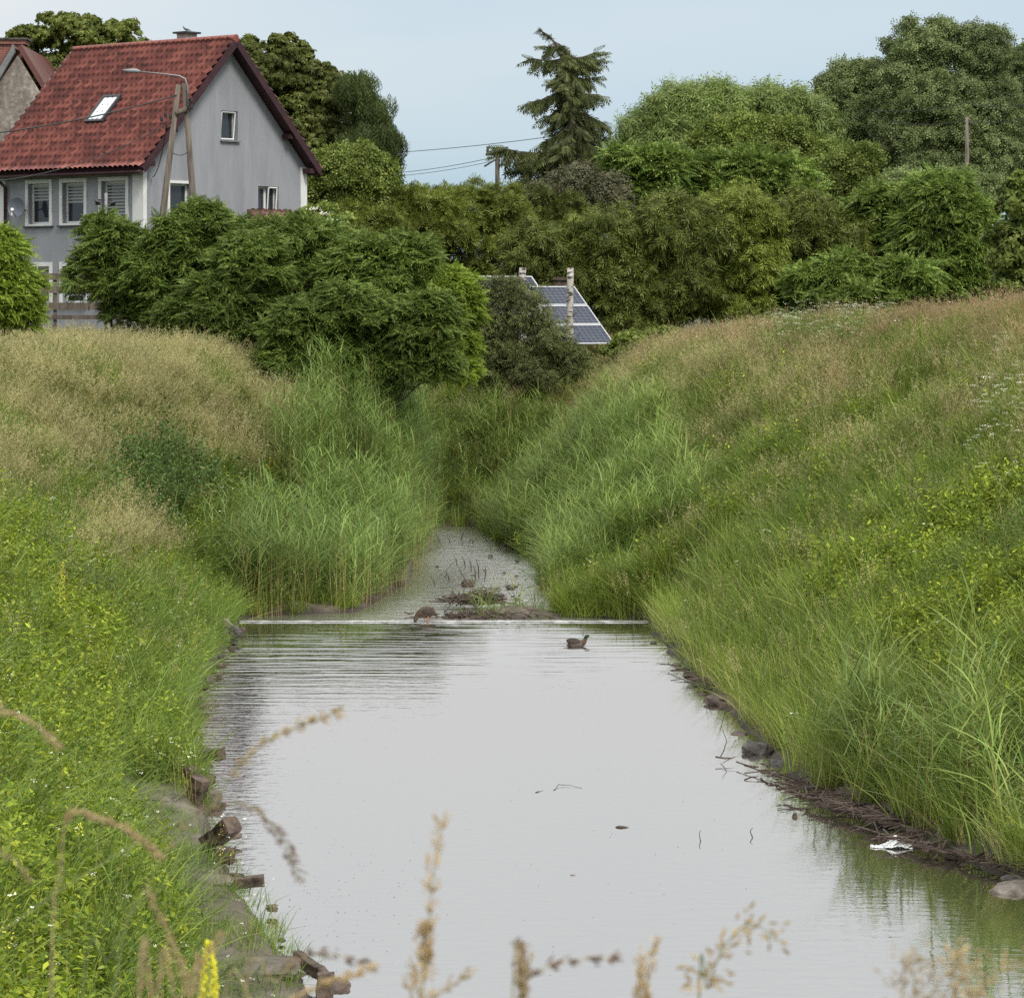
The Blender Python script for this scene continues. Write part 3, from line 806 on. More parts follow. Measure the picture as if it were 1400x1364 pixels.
isT = lambda *k: np.isin(T.astype(str), k)
fade = 1.0
put('seeding_grass', c_tan, 5, isT('tan'), 1.0, .65, 1.1, .1, 'tan seeding meadow grass leaning over the upper slopes of both banks', 'grass', 0.)
put('pink_seeding_grass', c_pink, 4, isT('pink') | (isT('tan') & ~left & (pch > .2) & (rnd < .4)), .95, .6, 1.0, .1, 'pinkish brown seeding grass along the crest of the right bank', 'grass', 0.)
put('dry_grass', c_dry, 4, isT('tan', 'pink'), 1.0, .7, 1.15, .12, 'dull olive grass blades under the tan seed heads', 'grass')
put('green_grass', c_green, 5, isT('grass') | (isT('shore') & (SR > .3) & (rnd < .4)) | (isT('pink', 'tan', 'midweed', 'dkweed') & (rnd2 < .35)), .95, .65, 1.15, .12, 'mid green grass on the banks between weeds and seeding grass', 'grass')
put('lush_grass', c_lush, 5, isT('lush') | (isT('grass') & (rnd < .4)) | (isT('weed') & (rnd < .12)), 1.0, .6, 1.1, .12, 'bright yellow green grass blades mixed through both banks', 'grass')
put('leafy_weeds', c_weed, 5, isT('weed') | (isT('grass') & (rnd < .15)), 1.0, .7, 1.2, .14, 'bright yellow green leafy weeds covering the lower slopes', 'weeds')
put('mid_green_weeds', c_mid, 4, isT('midweed') | (isT('weed', 'grass', 'lush') & (rnd2 > .85)), .9, .7, 1.2, .14, 'mid green narrow leaved weeds among the grass', 'weeds')
put('dark_weeds', c_dk, 4, isT('dkweed'), .9, .8, 1.15, .12, 'dark green patch of nettles half way up the left bank', 'weeds')
put('reed_bed', c_reed, 5, isT('reed') & (rnd < .8), .75, .8, 1.12, .06, 'tall blue green reed bed left of the narrow stream above the weir', 'reeds')
put('young_reed_bed', c_reed2, 5, (isT('shore', 'weed', 'grass') & ~left & (Y_ < 47) & (SR > .30) & (SR < 2.6) & (rnd2 < .10)) | isT('reed2'), .6, .75, 1.1, .07, 'lighter green reeds on the right side of the narrow stream', 'reeds')
put('shore_grass', c_shore, 5, isT('shore') & (SR > .08), .85, .6, 1.2, .14, 'long straw and green grass hanging over the right waterline', 'grass')
bare = wob(X_, Y_, 2.6, 5.) + .4 * wob(X_, Y_, 6.1, 1.)
put('short_grass', c_short, 4, (isT('ledge') & ((bare > -.25) | (Y_ > 46)) & (SL > .0)) | (isT('shore') & (rnd < .3)) | (isT('barside') & (rnd < .08)), 1.0, .8, 2.0, .1, 'short grass tufts on the earth ledge along the left waterline', 'grass')
wm = (((U - 1130) / 90) ** 2 + ((V_ - 462) / 20) ** 2 < 1) & (rnd < .12) | (~left & (U > 1330) & (V_ > 480) & (V_ < 700) & (rnd < .12)) | ((((U - 440) / 40) ** 2 + ((V_ - 290) / 30) ** 2) < 1)
put('white_umbels', c_white, 3, wm, 1., .7, 1.1, .1, 'creamy white umbel flowers on the right bank', 'flowers')
put('white_flowers', c_daisy, 3, left & (V_ > 660) & (rnd2 < .05) | (~left & (V_ > 430) & (rnd2 < .022)), 1., .8, 1.2, .1, 'tiny white wild flowers dotted over the weeds of both banks', 'flowers')
put('yellow_flowers', c_yel, 3, (left & (V_ > 1050) & (rnd < .008)) | (~left & (U > 1150) & (V_ > 680) & (rnd < .012)), 1., .7, 1.1, .1, 'small yellow wild flowers dotted in the green weeds', 'flowers')

# scattered taller plants that break the even surface
c_dock = variants('tall_dock', lambda g: weed_tuft(g, 3, .15, .9, 1.4, .22, 12, .2, .5), 3, [LV['stem'], LV['midweed']])
put('tall_weeds', c_dock, 3, (rnd2 < .022) & ~isT('ledge', 'reed', 'reed2', 'barside') & (Y_ < 100), 1., .6, 1.1, .12, 'taller single weeds standing out of the grass on both banks', 'weeds')
c_spray = variants('long_blades', lambda g: grass_tuft(g, 14, .12, .7, 1.35, .024, .3, .7, 5), 4, [LV['reed_bright']])
put('arching_blades', c_spray, 4, (rnd2 > .955) & ~isT('ledge', 'tan', 'pink', 'barside'), 1., .6, 1.05, .12, 'broad arching grass blades standing out of both banks', 'grass')
c_pale = variants('pale_heads', lambda g: seed_tuft(g, 9, .2, .7, 1.1, .30, .022, 34, .2, (.2, 0, 0)), 3, [LV['stem'], LV['straw']])
put('pale_plumes', c_pale, 3, ((rnd < .03) & ~left & (V_ > 480)) | ((rnd < .02) & left & (V_ < 1000) & (V_ > 600)), 1., .7, 1.0, .1, 'pale straw coloured grass plumes dotted over the green slopes', 'grass')

put('shore_reeds', c_reed2, 5, ~left & (Y_ > 28) & (Y_ < 48) & (SR > .12) & (SR < 1.2) & (rnd2 < .07 + .10 * (wob(X_, Y_, 1.4, 3.) > 0)), 1., .9, 1.35, .10, 'tall reeds standing along the right waterline in the foreground', 'reeds')

put('clover_carpet', c_weed, 5, isT('weed') & ~left & (rnd < .9), 1., .85, 1.25, .2, 'bright yellow green leafy herbs carpeting the lower right slope', 'weeds')
# ------------------------------------------------------------------ trees and shrubs
def leaf_tpl(kind):
    """leaf or spray templates: x = along, z = up. returns verts, quads"""
    V = []; Q = []
    def dia(o, d, up, l, w, fold=.1, droop=.12):
        o = np.array(o, float); d = norm(np.array(d, float)); up = norm(np.array(up, float))
        s = norm(np.cross(d, up)); n = np.cross(s, d)
        k = len(V)
        V.extend([o, o + d * l * .5 + s * w / 2 + n * fold * w, o + d * l - n * droop * l, o + d * l * .5 - s * w / 2 + n * fold * w])
        Q.append([k, k + 1, k + 2, k + 3])
    if kind == 'broad':
        dia((0, 0, 0), (1, .2, .1), (0, 0, 1), 1, .62)
        dia((.15, .1, 0), (.3, 1, -.1), (0.2, 0, 1), .8, .5)
        dia((.1, -.1, 0), (.4, -1, .1), (0, .3, 1), .85, .52)
    elif kind == 'palm':
        for a in (-1.3, -.65, 0, .65, 1.3):
            dia((0, 0, 0), (math.cos(a), math.sin(a), -.15), (0, 0, 1), 1 - .18 * abs(a), .36, .1, .25)
    elif kind == 'willow':
        for i in range(6):
            t = i / 6; sgn = 1 if i % 2 else -1
            dia((t * .9, 0, -.25 * t * t), (.8, .5 * sgn, -.35 - .3 * t), (0, 0, 1), .42, .075, .1, .2)
    elif kind == 'small':
        for i in range(5):
            t = i / 5; sgn = 1 if i % 2 else -1
            dia((t, 0, 0), (.6, .8 * sgn, .1), (0, 0, 1), .36, .2)
    elif kind == 'feather':
        for i in range(5):
            t = i / 5; sgn = 1 if i % 2 else -1
            dia((t * .7, 0, -.1 * t), (1, .65 * sgn, .15), (0, 0, 1), .55 - .2 * t, .085, .05, -.1)
        dia((.55, 0, -.08), (1, 0, .1), (0, 0, 1), .5, .09)
    elif kind == 'frond':
        n = 11
        for i in range(n):
            t = (i + .8) / n; y = 0; z = .18 * t - .42 * t * t
            ll = .30 * math.sin(math.pi * min(1, .22 + .75 * t)) + .04
            for sgn in (-1, 1):
                dia((t, 0, z), (.45, sgn, -.28), (0, 0, 1), ll, .078, .05, .2)
        dia((1, 0, -.24), (1, 0, -.7), (0, 0, 1), .2, .07)
    elif kind == 'needle':
        n = 7
        for i in range(n):
            t = i / n
            for sgn in (-1, 1):
                dia((t, 0, -.25 * t), (.7, .75 * sgn, -.55), (0, 0, 1), .42 - .2 * t, .075, 0, .3)
        dia((.8, 0, -.2), (1, 0, -.6), (0, 0, 1), .4, .08)
        k = len(V); V.extend([np.array([0, -.02, .0]), np.array([1., 0, -.26]), np.array([1., .01, -.25]), np.array([0, .02, .0])]); Q.append([k, k + 1, k + 2, k + 3])
    return np.array(V), np.array(Q)

TPL = {k: leaf_tpl(k) for k in ('broad', 'palm', 'willow', 'small', 'feather', 'frond', 'needle')}

def place(tpl, P, D, U, S):
    """instances of a template as one vertex/face soup"""
    tv, tq = TPL[tpl]
    D = norm(D); Sd = norm(np.cross(U, D)); N_ = np.cross(D, Sd)
    v = P[:, None] + (tv[None, :, 0, None] * D[:, None] + tv[None, :, 1, None] * Sd[:, None] + tv[None, :, 2, None] * N_[:, None]) * S[:, None, None]
    k = len(tv)
    q = tq[None] + (np.arange(len(P)) * k)[:, None, None]
    return v.reshape(-1, 3), q.reshape(-1, 4)

def sph(rg, n):
    v = rg.normal(0, 1, (n, 3)); return norm(v)

def crown(rg, blobs, kind, leaf, n_leaf, puff=0.30, droop=0.0, rag=0.25, fill=0.25, npf=26, up=0.35, front=1.0):
    """blobs: list of (centre, (rx, ry, rz)) ellipsoids; returns leaf soup with clumped puffs over each"""
    vol = np.array([b[1][0] * b[1][2] + b[1][1] * b[1][2] for b in blobs], float); vol /= vol.sum()
    PP = []; DD = []; UU = []
    for (c, r), w in zip(blobs, vol):
        c = np.array(c, float); r = np.array(r, float)
        k = max(5, int(npf * w * len(blobs)))
        d = sph(rg, k); d[:, 2] = np.where((d[:, 2] < -.5), -d[:, 2], d[:, 2])
        # rather more puffs on the side that faces the stream
        flip = (d[:, 1] > 0.2) & (rg.uniform(0, 1, k) < .55 * front); d[flip, 1] *= -1
        rad = rg.uniform(1 - rag, 1.08, (k, 1)) * (1 - .45 * puff)
        pc = c + d * r * rad
        pr = puff * min(r) * rg.uniform(.5, 1.35, k) * (1.25 - .45 * rad[:, 0])
        nl = int(n_leaf * w * (1 - fill)); pi = rg.choice(k, nl, p=pr ** 2 / (pr ** 2).sum())
        dd = sph(rg, nl)
        dd = norm(dd + d[pi] * .75 + [0, 0, up])
        rr = pr[pi] * (.35 + 1.05 * rg.uniform(0, 1, nl) ** .8)
        p = pc[pi] + dd * rr[:, None] * np.array([1.15, 1.15, .85])
        PP.append(p); UU.append(dd); DD.append(dd * .55 + sph(rg, nl) * .8 - np.array([0, 0, droop]))
        nf = int(n_leaf * w * fill)
        dd = sph(rg, nf); p = c + dd * r * rg.uniform(.35, .92, (nf, 1))
        PP.append(p); UU.append(norm(dd + [0, 0, .6])); DD.append(sph(rg, nf) - np.array([0, 0, droop]))
    if kind == 'frond':
        for a_ in range(len(DD)):
            o_ = UU[a_] * [1, 1, 0.25] + rg.normal(0, .45, UU[a_].shape) * [1, 1, 1] + [0, 0, .35]; DD[a_] = o_ - np.array([0, 0, droop]); UU[a_] = norm(np.array([0, 0, 1.]) + UU[a_] * .6 + rg.normal(0, .35, UU[a_].shape))
    P = np.concatenate(PP); U_ = norm(np.concatenate(UU) + rg.normal(0, .28, (len(P), 3))); D = np.concatenate(DD)
    D = norm(D - U_ * (np.sum(D * U_, 1) * .75)[:, None] - np.array([0, 0, droop * .5]))
    S = leaf * rg.uniform(.65, 1.3, len(P))
    return place(kind, P, D, U_, S)

def limbs(rg, base, blobs, r0, lean=None):
    """tapered trunk with a limb to every blob"""
    mb = MB()
    base = Vector(base)
    top = Vector((0, 0, 0)); wsum = 0
    for c, r in blobs: top += Vector(c); wsum += 1
    top /= wsum
    hgt = max(top.z - base.z, .6)
    fork = base.lerp(top, .45); fork.x = base.x + (top.x - base.x) * .35
    mid = base.lerp(fork, .5) + Vector((rg.normal(0, .05), rg.normal(0, .05), 0)) * hgt * .4
    mb.tube([base - Vector((0, 0, .4)), mid, fork], [r0 * 1.25, r0, r0 * .8], 9)
    for c, r in blobs:
        c = Vector(c)
        e = c + Vector((0, 0, r[2] * .45))
        m = fork.lerp(e, .5) + Vector((rg.normal(0, .06), rg.normal(0, .06), .06)) * hgt
        mb.tube([fork, m, e], [r0 * .62, r0 * .38, r0 * .08], 7)
        for q in range(5):
            t = rg.uniform(.3, .95); s0 = fork.lerp(m, t * 2) if t < .5 else m.lerp(e, t * 2 - 1)
            d = Vector(sph(rg, 1)[0]); d.z = abs(d.z) * .5
            e2 = c + Vector((d.x * r[0], d.y * r[1], d.z * r[2])) * .85
            mb.tube([s0, s0.lerp(e2, .5) + Vector((0, 0, .05 * hgt)), e2], [r0 * .25, r0 * .14, r0 * .03], 5)
    return mb

def pxblob(px, py, rx, ry, Y, dy=None, dY=0.0):
    c = W(px, py, Y + dY); s = (Y + dY) / F
    return (tuple(c), (rx * s, (dy if dy else rx * s * .9), ry * s))

def tree(name, label, cat, Y, blobs, kind, mat, leaf, n_leaf, seed, group=None, bark='bark', r0=.2, base_px=None, base_z=None, **kw):
    """blobs as (px, py, rx, ry[, dY]) read off the photograph and stood at distance Y"""
    rg = np.random.default_rng(seed)
    B = [pxblob(b[0], b[1], b[2], b[3], Y, None, b[4] if len(b) > 4 else 0) for b in blobs]
    bx = base_px if base_px is not None else sum(b[0] for b in blobs) / len(blobs)
    X = (bx - 700) / F * Y
    bz = float(height(X, Y)) if base_z is None else base_z
    root = empty(name, (X, Y, bz)); tag(root, label, cat, group)
    v, q = crown(rg, B, kind, leaf, n_leaf, **kw)
    v -= np.array([X, Y, bz])
    keep_ = v[:, 2].reshape(-1, len(TPL[kind][0])).min(1) > -0.1
    kq = len(TPL[kind][1])
    q = q.reshape(-1, kq, 4)[keep_].reshape(-1, 4)
    mesh_obj('foliage' if cat in ('shrub', 'bush') else 'crown', fast_mesh('foliage', v, [q], [LV[mat]]), root)
    B2 = [((c[0] - X, c[1] - Y, c[2] - bz), r) for c, r in B]
    limbs(rg, (0, 0, 0), B2, r0).build('stems' if cat in ('shrub', 'bush') else 'trunk', M[bark], root)
    return root

LV['chestnut'] = leafy('chestnut_leaves', (0.03, 0.05, 0.010), (0.065, 0.10, 0.020), (0.135, 0.165, 0.045), .35, 1.12, .3)
LV['birchleaf'] = leafy('birch_leaves', (0.025, 0.045, 0.014), (0.045, 0.075, 0.024), (0.08, 0.115, 0.04), .35, 1.12, .3)
LV['willowleaf'] = leafy('willow_leaves', (0.05, 0.085, 0.022), (0.085, 0.14, 0.038), (0.15, 0.21, 0.075), .3, 1.12, .35)
LV['poplar'] = leafy('poplar_leaves', (0.05, 0.085, 0.032), (0.088, 0.135, 0.05), (0.145, 0.20, 0.082), .3, 1.12, .3)  # dark tones raised: distance haze put into the leaf colour
LV['yew'] = leafy('conifer_sprays', (0.022, 0.040, 0.007), (0.048, 0.075, 0.012), (0.10, 0.125, 0.028), .4, 1.12, .2)
LV['yewlt'] = leafy('light_conifer_sprays', (0.038, 0.065, 0.008), (0.075, 0.115, 0.016), (0.13, 0.165, 0.035), .4, 1.12, .25)
LV['sumac'] = leafy('sumac_leaflets', (0.026, 0.060, 0.012), (0.068, 0.125, 0.024), (0.145, 0.205, 0.045), .45, 1.12, .3)
LV['sumac_lt'] = leafy('bright_sumac_leaflets', (0.055, 0.105, 0.012), (0.10, 0.175, 0.02), (0.17, 0.24, 0.04), .45, 1.12, .3)
LV['spruce'] = leafy('spruce_needles', (0.018, 0.030, 0.011), (0.034, 0.052, 0.017), (0.07, 0.085, 0.026), .4, 1.12, .1, .6)
LV['hazel'] = leafy('hazel_leaves', (0.04, 0.078, 0.014), (0.085, 0.135, 0.028), (0.15, 0.20, 0.05), .4, 1.12, .3)
LV['thorn'] = leafy('thorn_leaves', (0.022, 0.036, 0.012), (0.055, 0.078, 0.026), (0.11, 0.14, 0.055), .4, 1.12, .25)
LV['brownish'] = leafy('brownish_twigs', (0.026, 0.034, 0.018), (0.048, 0.058, 0.030), (0.08, 0.09, 0.05), .4, 1.12, .15)

# -- behind the houses
tree('chestnut_tree', 'broad green tree rising between the rough gable and the red roof', 'tree', 128,
     [(100, 50, 48, 34), (165, 60, 34, 32), (38, 60, 24, 32), (75, 120, 45, 45), (20, 130, 40, 50), (120, 180, 60, 80, 3)], 'palm', 'chestnut', .20, 19000, 11, puff=.30, rag=.55, npf=60, fill=.10, r0=.3)
tree('chestnut_tree', 'large dark chestnut tree directly behind the gable wall', 'tree', 126,
     [(380, 100, 58, 48), (432, 135, 50, 45), (345, 85, 30, 32), (400, 185, 75, 55), (445, 190, 40, 45), (350, 190, 60, 90, 2), (430, 250, 70, 60, 2)], 'palm', 'chestnut', .20, 38000, 12, puff=.24, rag=.45, npf=80, fill=.22, r0=.4, up=.5)
tree('birch_tree', 'dark weeping birch at the right side of the chestnut', 'tree', 124,
     [(485, 135, 30, 44), (510, 165, 30, 52), (526, 205, 22, 52), (500, 230, 40, 70), (530, 262, 18, 36)], 'willow', 'birchleaf', .55, 6500, 13, bark='birch', puff=.5, droop=1.2, rag=.45, fill=.2, r0=.2)
tree('elder_tree', 'dark elder below the birch beside the right house corner', 'tree', 119,
     [(470, 240, 55, 38), (510, 250, 34, 32), (445, 275, 40, 40), (490, 290, 60, 30)], 'small', 'hazel', .34, 9000, 14, fill=.2, r0=.15)

# -- evergreen shrubs in the middle of the picture
SH = [('loose conifer shrub at the left end of the evergreen row', 118, [(485, 312, 45, 35), (520, 325, 50, 40), (500, 370, 70, 40), (560, 390, 70, 40)], 'yewlt', 5500),
      ('feathery conifer shrub left of the middle of the evergreen row', 120, [(565, 298, 48, 45), (600, 320, 50, 50), (540, 330, 40, 40)], 'yewlt', 8000),
      ('wide feathery conifer shrub below the distant utility pole', 121, [(640, 290, 52, 40), (690, 302, 45, 45), (650, 340, 60, 50), (605, 305, 40, 50), (640, 390, 70, 36)], 'yewlt', 10000),
      ('narrow conifer shrub at the foot of the spruce', 123, [(700, 330, 40, 40), (735, 308, 40, 50), (770, 320, 40, 55), (745, 350, 45, 40)], 'yew', 7000)]
for i, (lb, Y, bl, mt, nn) in enumerate(SH):
    tree('conifer_shrub', lb, 'shrub', Y, bl, 'feather', mt, .34, int(nn * 1.3), 20 + i, 'light conifer shrubs of the middle row', puff=.22, fill=.2, up=.7, r0=.08, npf=60, rag=.45)
HG = [('dark cypress shrub behind the solar panels', 117, [(730, 350, 50, 50), (760, 400, 50, 50), (715, 400, 40, 45), (700, 440, 60, 40)], 'yew', 8000),
      ('dark cypress shrub right of the birch stump', 117.5, [(825, 330, 58, 52), (850, 390, 55, 60), (810, 380, 50, 60), (850, 435, 60, 40)], 'yew', 10000),
      ('tallest dark cypress shrub in the middle of the dark row', 118, [(915, 320, 60, 55), (935, 380, 60, 60), (900, 420, 50, 40), (960, 330, 50, 50)], 'yew', 12000),
      ('yellowish cypress shrub above the pink grass crest', 119, [(1010, 310, 62, 60), (1035, 365, 60, 50), (985, 380, 50, 50), (1000, 420, 70, 30)], 'yewlt', 11000),
      ('olive cypress shrub between the yellowish one and the sumacs', 120, [(1100, 310, 52, 55), (1125, 350, 55, 45), (1155, 340, 45, 45), (1110, 385, 70, 34), (1060, 400, 40, 30)], 'yew', 9000)]
for i, (lb, Y, bl, mt, nn) in enumerate(HG):
    tree('cypress_shrub', lb, 'shrub', Y, bl, 'feather', mt, .42, nn, 30 + i, 'dark cypress shrubs in a row behind the panels', puff=.19, droop=.45, fill=.16, up=.2, r0=.08, npf=85, rag=.5)
tree('bare_shrub', 'brownish half bare shrub at the foot of the spruce', 'shrub', 125, [(790, 265, 42, 30), (830, 270, 34, 28), (750, 275, 30, 26)], 'small', 'brownish', .34, 3600, 40, fill=.4, r0=.07, puff=.5)
tree('hazel_bush', 'green bush just right of the spruce', 'shrub', 127, [(870, 240, 40, 34), (905, 245, 40, 36), (840, 260, 30, 28), (885, 275, 55, 36)], 'frond', 'sumac', .75, 2400, 41, fill=.2, r0=.08)
tree('hazel_bush', 'domed light green bush in front of the pale willows', 'shrub', 128, [(1010, 245, 52, 34), (1060, 250, 50, 34), (965, 262, 45, 34), (1040, 285, 70, 30)], 'frond', 'sumac', .75, 3200, 42, fill=.2, r0=.08)
tree('maple_tree', 'small yellow green tree standing before the pale willows', 'tree', 138, [(985, 200, 38, 30), (1030, 190, 38, 32), (1070, 200, 36, 34), (1110, 215, 30, 30), (1020, 225, 60, 26)], 'small', 'hazel', .36, 11000, 43, fill=.12, rag=.5, r0=.12)
tree('maple_tree', 'thin yellow green tree beside the gap of sky at the right', 'tree', 136, [(1160, 245, 34, 34), (1180, 225, 22, 28), (1140, 265, 34, 28), (1175, 280, 40, 30)], 'small', 'hazel', .36, 7000, 44, fill=.12, rag=.5, r0=.12)

# -- pale willows and tall trees
tree('willow_tree', 'rounded pale green willow right of the spruce', 'tree', 150, [(930, 165, 55, 48), (885, 200, 42, 48), (975, 150, 45, 38), (925, 220, 70, 50), (870, 235, 35, 40)], 'willow', 'willowleaf', .62, 15000, 50, fill=.2, puff=.24, up=.6, droop=.1, r0=.4, npf=80, rag=.35)
tree('willow_tree', 'rounded pale green willow in the middle of the right skyline', 'tree', 152, [(1040, 160, 58, 42), (1090, 170, 50, 45), (1000, 180, 40, 48), (1060, 215, 80, 40), (1120, 200, 34, 42)], 'willow', 'willowleaf', .62, 15000, 51, fill=.2, puff=.24, up=.6, droop=.1, r0=.4, npf=80, rag=.35)
tree('poplar_tree', 'tall tree with a gap of sky left of the tallest crown', 'tree', 158, [(1148, 118, 34, 34), (1185, 108, 30, 28), (1175, 165, 45, 50), (1210, 200, 50, 60), (1160, 215, 30, 34)], 'small', 'poplar', .34, 25000, 52, fill=.22, rag=.6, puff=.24, r0=.4, npf=80, droop=.4)
tree('poplar_tree', 'tallest tree of the right skyline with a double top', 'tree', 156, [(1262, 65, 52, 42), (1340, 75, 50, 44), (1250, 130, 62, 55), (1320, 150, 75, 60), (1280, 210, 75, 55), (1345, 220, 60, 55), (1225, 190, 45, 55)], 'small', 'poplar', .34, 60000, 53, fill=.28, rag=.6, puff=.20, r0=.7, npf=110, droop=.4)
tree('poplar_tree', 'tree cut by the right edge of the picture behind the pole', 'tree', 162, [(1400, 120, 42, 60), (1420, 200, 60, 70), (1390, 230, 45, 50), (1440, 100, 50, 60)], 'small', 'poplar', .34, 27000, 54, fill=.28, rag=.6, puff=.22, npf=70, r0=.5)
tree('undergrowth_shrub', 'dark undergrowth below the tallest trees left of the right pole', 'shrub', 140, [(1240, 262, 50, 30), (1190, 290, 50, 30), (1290, 260, 40, 28), (1340, 270, 45, 30), (1100, 280, 60, 30)], 'small', 'poplar', .38, 8000, 55, fill=.3, r0=.1)

# -- sumacs at the right and the right edge bushes
SM = [('sumac with flat leaf layers left of the right utility pole', 121, [(1205, 290, 48, 34), (1165, 315, 38, 34), (1215, 340, 60, 34), (1180, 365, 60, 26), (1200, 395, 70, 26)], 'sumac', 2900),
      ('tall sumac right in front of the right utility pole', 119, [(1285, 275, 46, 38), (1320, 310, 38, 50), (1270, 330, 46, 44), (1310, 360, 50, 34), (1300, 395, 66, 26)], 'sumac', 3200),
      ('low sumac on the crest between the two larger ones', 116, [(1150, 372, 46, 22), (1235, 378, 50, 22), (1110, 385, 40, 18), (1170, 402, 90, 18)], 'sumac', 1700)]
for i, (lb, Y, bl, mt, nn) in enumerate(SM):
    tree('sumac_shrub', lb, 'shrub', Y, bl, 'frond', mt, .46, int(nn * 2.2), 60 + i, 'sumacs behind the right bank', puff=.26, fill=.15, up=.6, droop=.05, r0=.08, npf=50, rag=.4)
tree('edge_bush', 'pale green bush cut by the right edge of the picture', 'shrub', 104, [(1392, 290, 30, 45), (1385, 345, 34, 45), (1430, 300, 44, 70), (1405, 260, 20, 30), (1395, 395, 50, 30)], 'broad', 'hazel', .20, 8500, 66, fill=.2, r0=.08)

# -- the big sumac thicket before the house
SF = [('low sumac filling the middle of the thicket below the utility poles', 95.5, [(210, 365, 60, 40), (320, 350, 60, 50), (250, 415, 70, 44)], 'sumac', 2300),
      ('broad sumac filling the thicket below the porch roof', 94.5, [(430, 395, 80, 56), (380, 430, 70, 50), (500, 400, 50, 50)], 'sumac', 2600),
      ('sumac at the left end of the thicket before the white corner strip', 95, [(150, 335, 42, 34), (125, 385, 36, 34), (165, 390, 40, 36), (140, 308, 22, 14), (180, 425, 40, 26)], 'sumac', 1500),
      ('sumac with a bright dome below the tilted utility poles', 94, [(245, 330, 48, 34), (275, 305, 46, 26), (215, 380, 46, 46), (270, 380, 50, 50), (240, 425, 50, 30)], 'sumac', 2500),
      ('sumac with hanging dark leaves in the middle of the thicket', 91, [(300, 420, 55, 46), (345, 365, 48, 46), (260, 440, 40, 34), (350, 440, 46, 40), (300, 465, 60, 28)], 'sumac', 2500),
      ('sumac in front of the small tiled porch roof', 93, [(395, 330, 46, 34), (440, 340, 42, 36), (410, 385, 52, 44), (360, 335, 30, 28)], 'sumac', 2200),
      ('sumac at the lowest edge of the thicket above the reeds', 89, [(420, 450, 52, 42), (470, 430, 48, 44), (400, 480, 40, 26), (450, 490, 60, 30), (380, 505, 50, 24)], 'sumac', 2000),
      ('tall sumac over the left solar panels', 92, [(500, 360, 46, 36), (555, 355, 44, 34), (520, 400, 50, 44), (470, 380, 36, 36), (500, 440, 60, 40)], 'sumac', 2300),
      ('dark sumac hanging down over the reed bed', 89.5, [(545, 455, 48, 44), (590, 440, 38, 40), (520, 485, 34, 26), (590, 480, 30, 28), (540, 510, 60, 26), (600, 505, 36, 22)], 'sumac', 1900),
      ('bright green sumac at the right end of the thicket', 94, [(615, 400, 36, 30), (630, 430, 28, 34), (600, 385, 26, 16), (625, 470, 24, 28), (620, 505, 32, 22)], 'sumac_lt', 1300)]
for i, (lb, Y, bl, mt, nn) in enumerate(SF):
    tree('sumac_shrub', lb, 'shrub', Y, bl, 'frond', mt, .32, int(nn * 2.9), 70 + i, 'sumacs of the thicket before the house', puff=.25, fill=.26, up=.5, droop=.0, r0=.045, npf=54, rag=.35,
         base_px=min(sum(b[0] for b in bl) / len(bl), 530))
tree('thorn_bush', 'wide loose grey green bush before the left birch stump', 'shrub', 107.5, [(655, 470, 30, 50), (650, 405, 30, 26), (690, 398, 30, 22), (785, 500, 26, 30), (665, 420, 24, 26), (690, 530, 46, 26), (740, 525, 46, 24), (715, 430, 42, 44), (680, 460, 34, 40), (745, 465, 36, 36), (700, 405, 26, 20), (770, 485, 26, 22), (700, 490, 50, 24), (720, 510, 60, 20), (665, 505, 30, 22)], 'small', 'thorn', .19, 15000, 80, fill=.3, r0=.05, puff=.3, rag=.6, npf=46)
tree('edge_bush', 'bright green bush cut by the left edge of the picture before the fence', 'shrub', 83, [(-5, 350, 34, 32), (18, 395, 34, 34), (-15, 420, 50, 45), (25, 430, 26, 24), (0, 325, 18, 12)], 'frond', 'sumac_lt', .34, 3300, 81, fill=.15, r0=.05)
tree('low_bush', 'low light green growth right of the solar panels', 'shrub', 108, [(870, 470, 34, 16), (905, 462, 26, 14), (845, 480, 22, 12)], 'broad', 'hazel', .13, 5000, 82, fill=.3, r0=.02)
tree('flowering_elder', 'elder bush with creamy flower heads beside the right house corner', 'shrub', 108, [(440, 300, 24, 22), (425, 318, 22, 18), (462, 312, 22, 20)], 'broad', 'hazel', .17, 3000, 83, fill=.2, r0=.04)

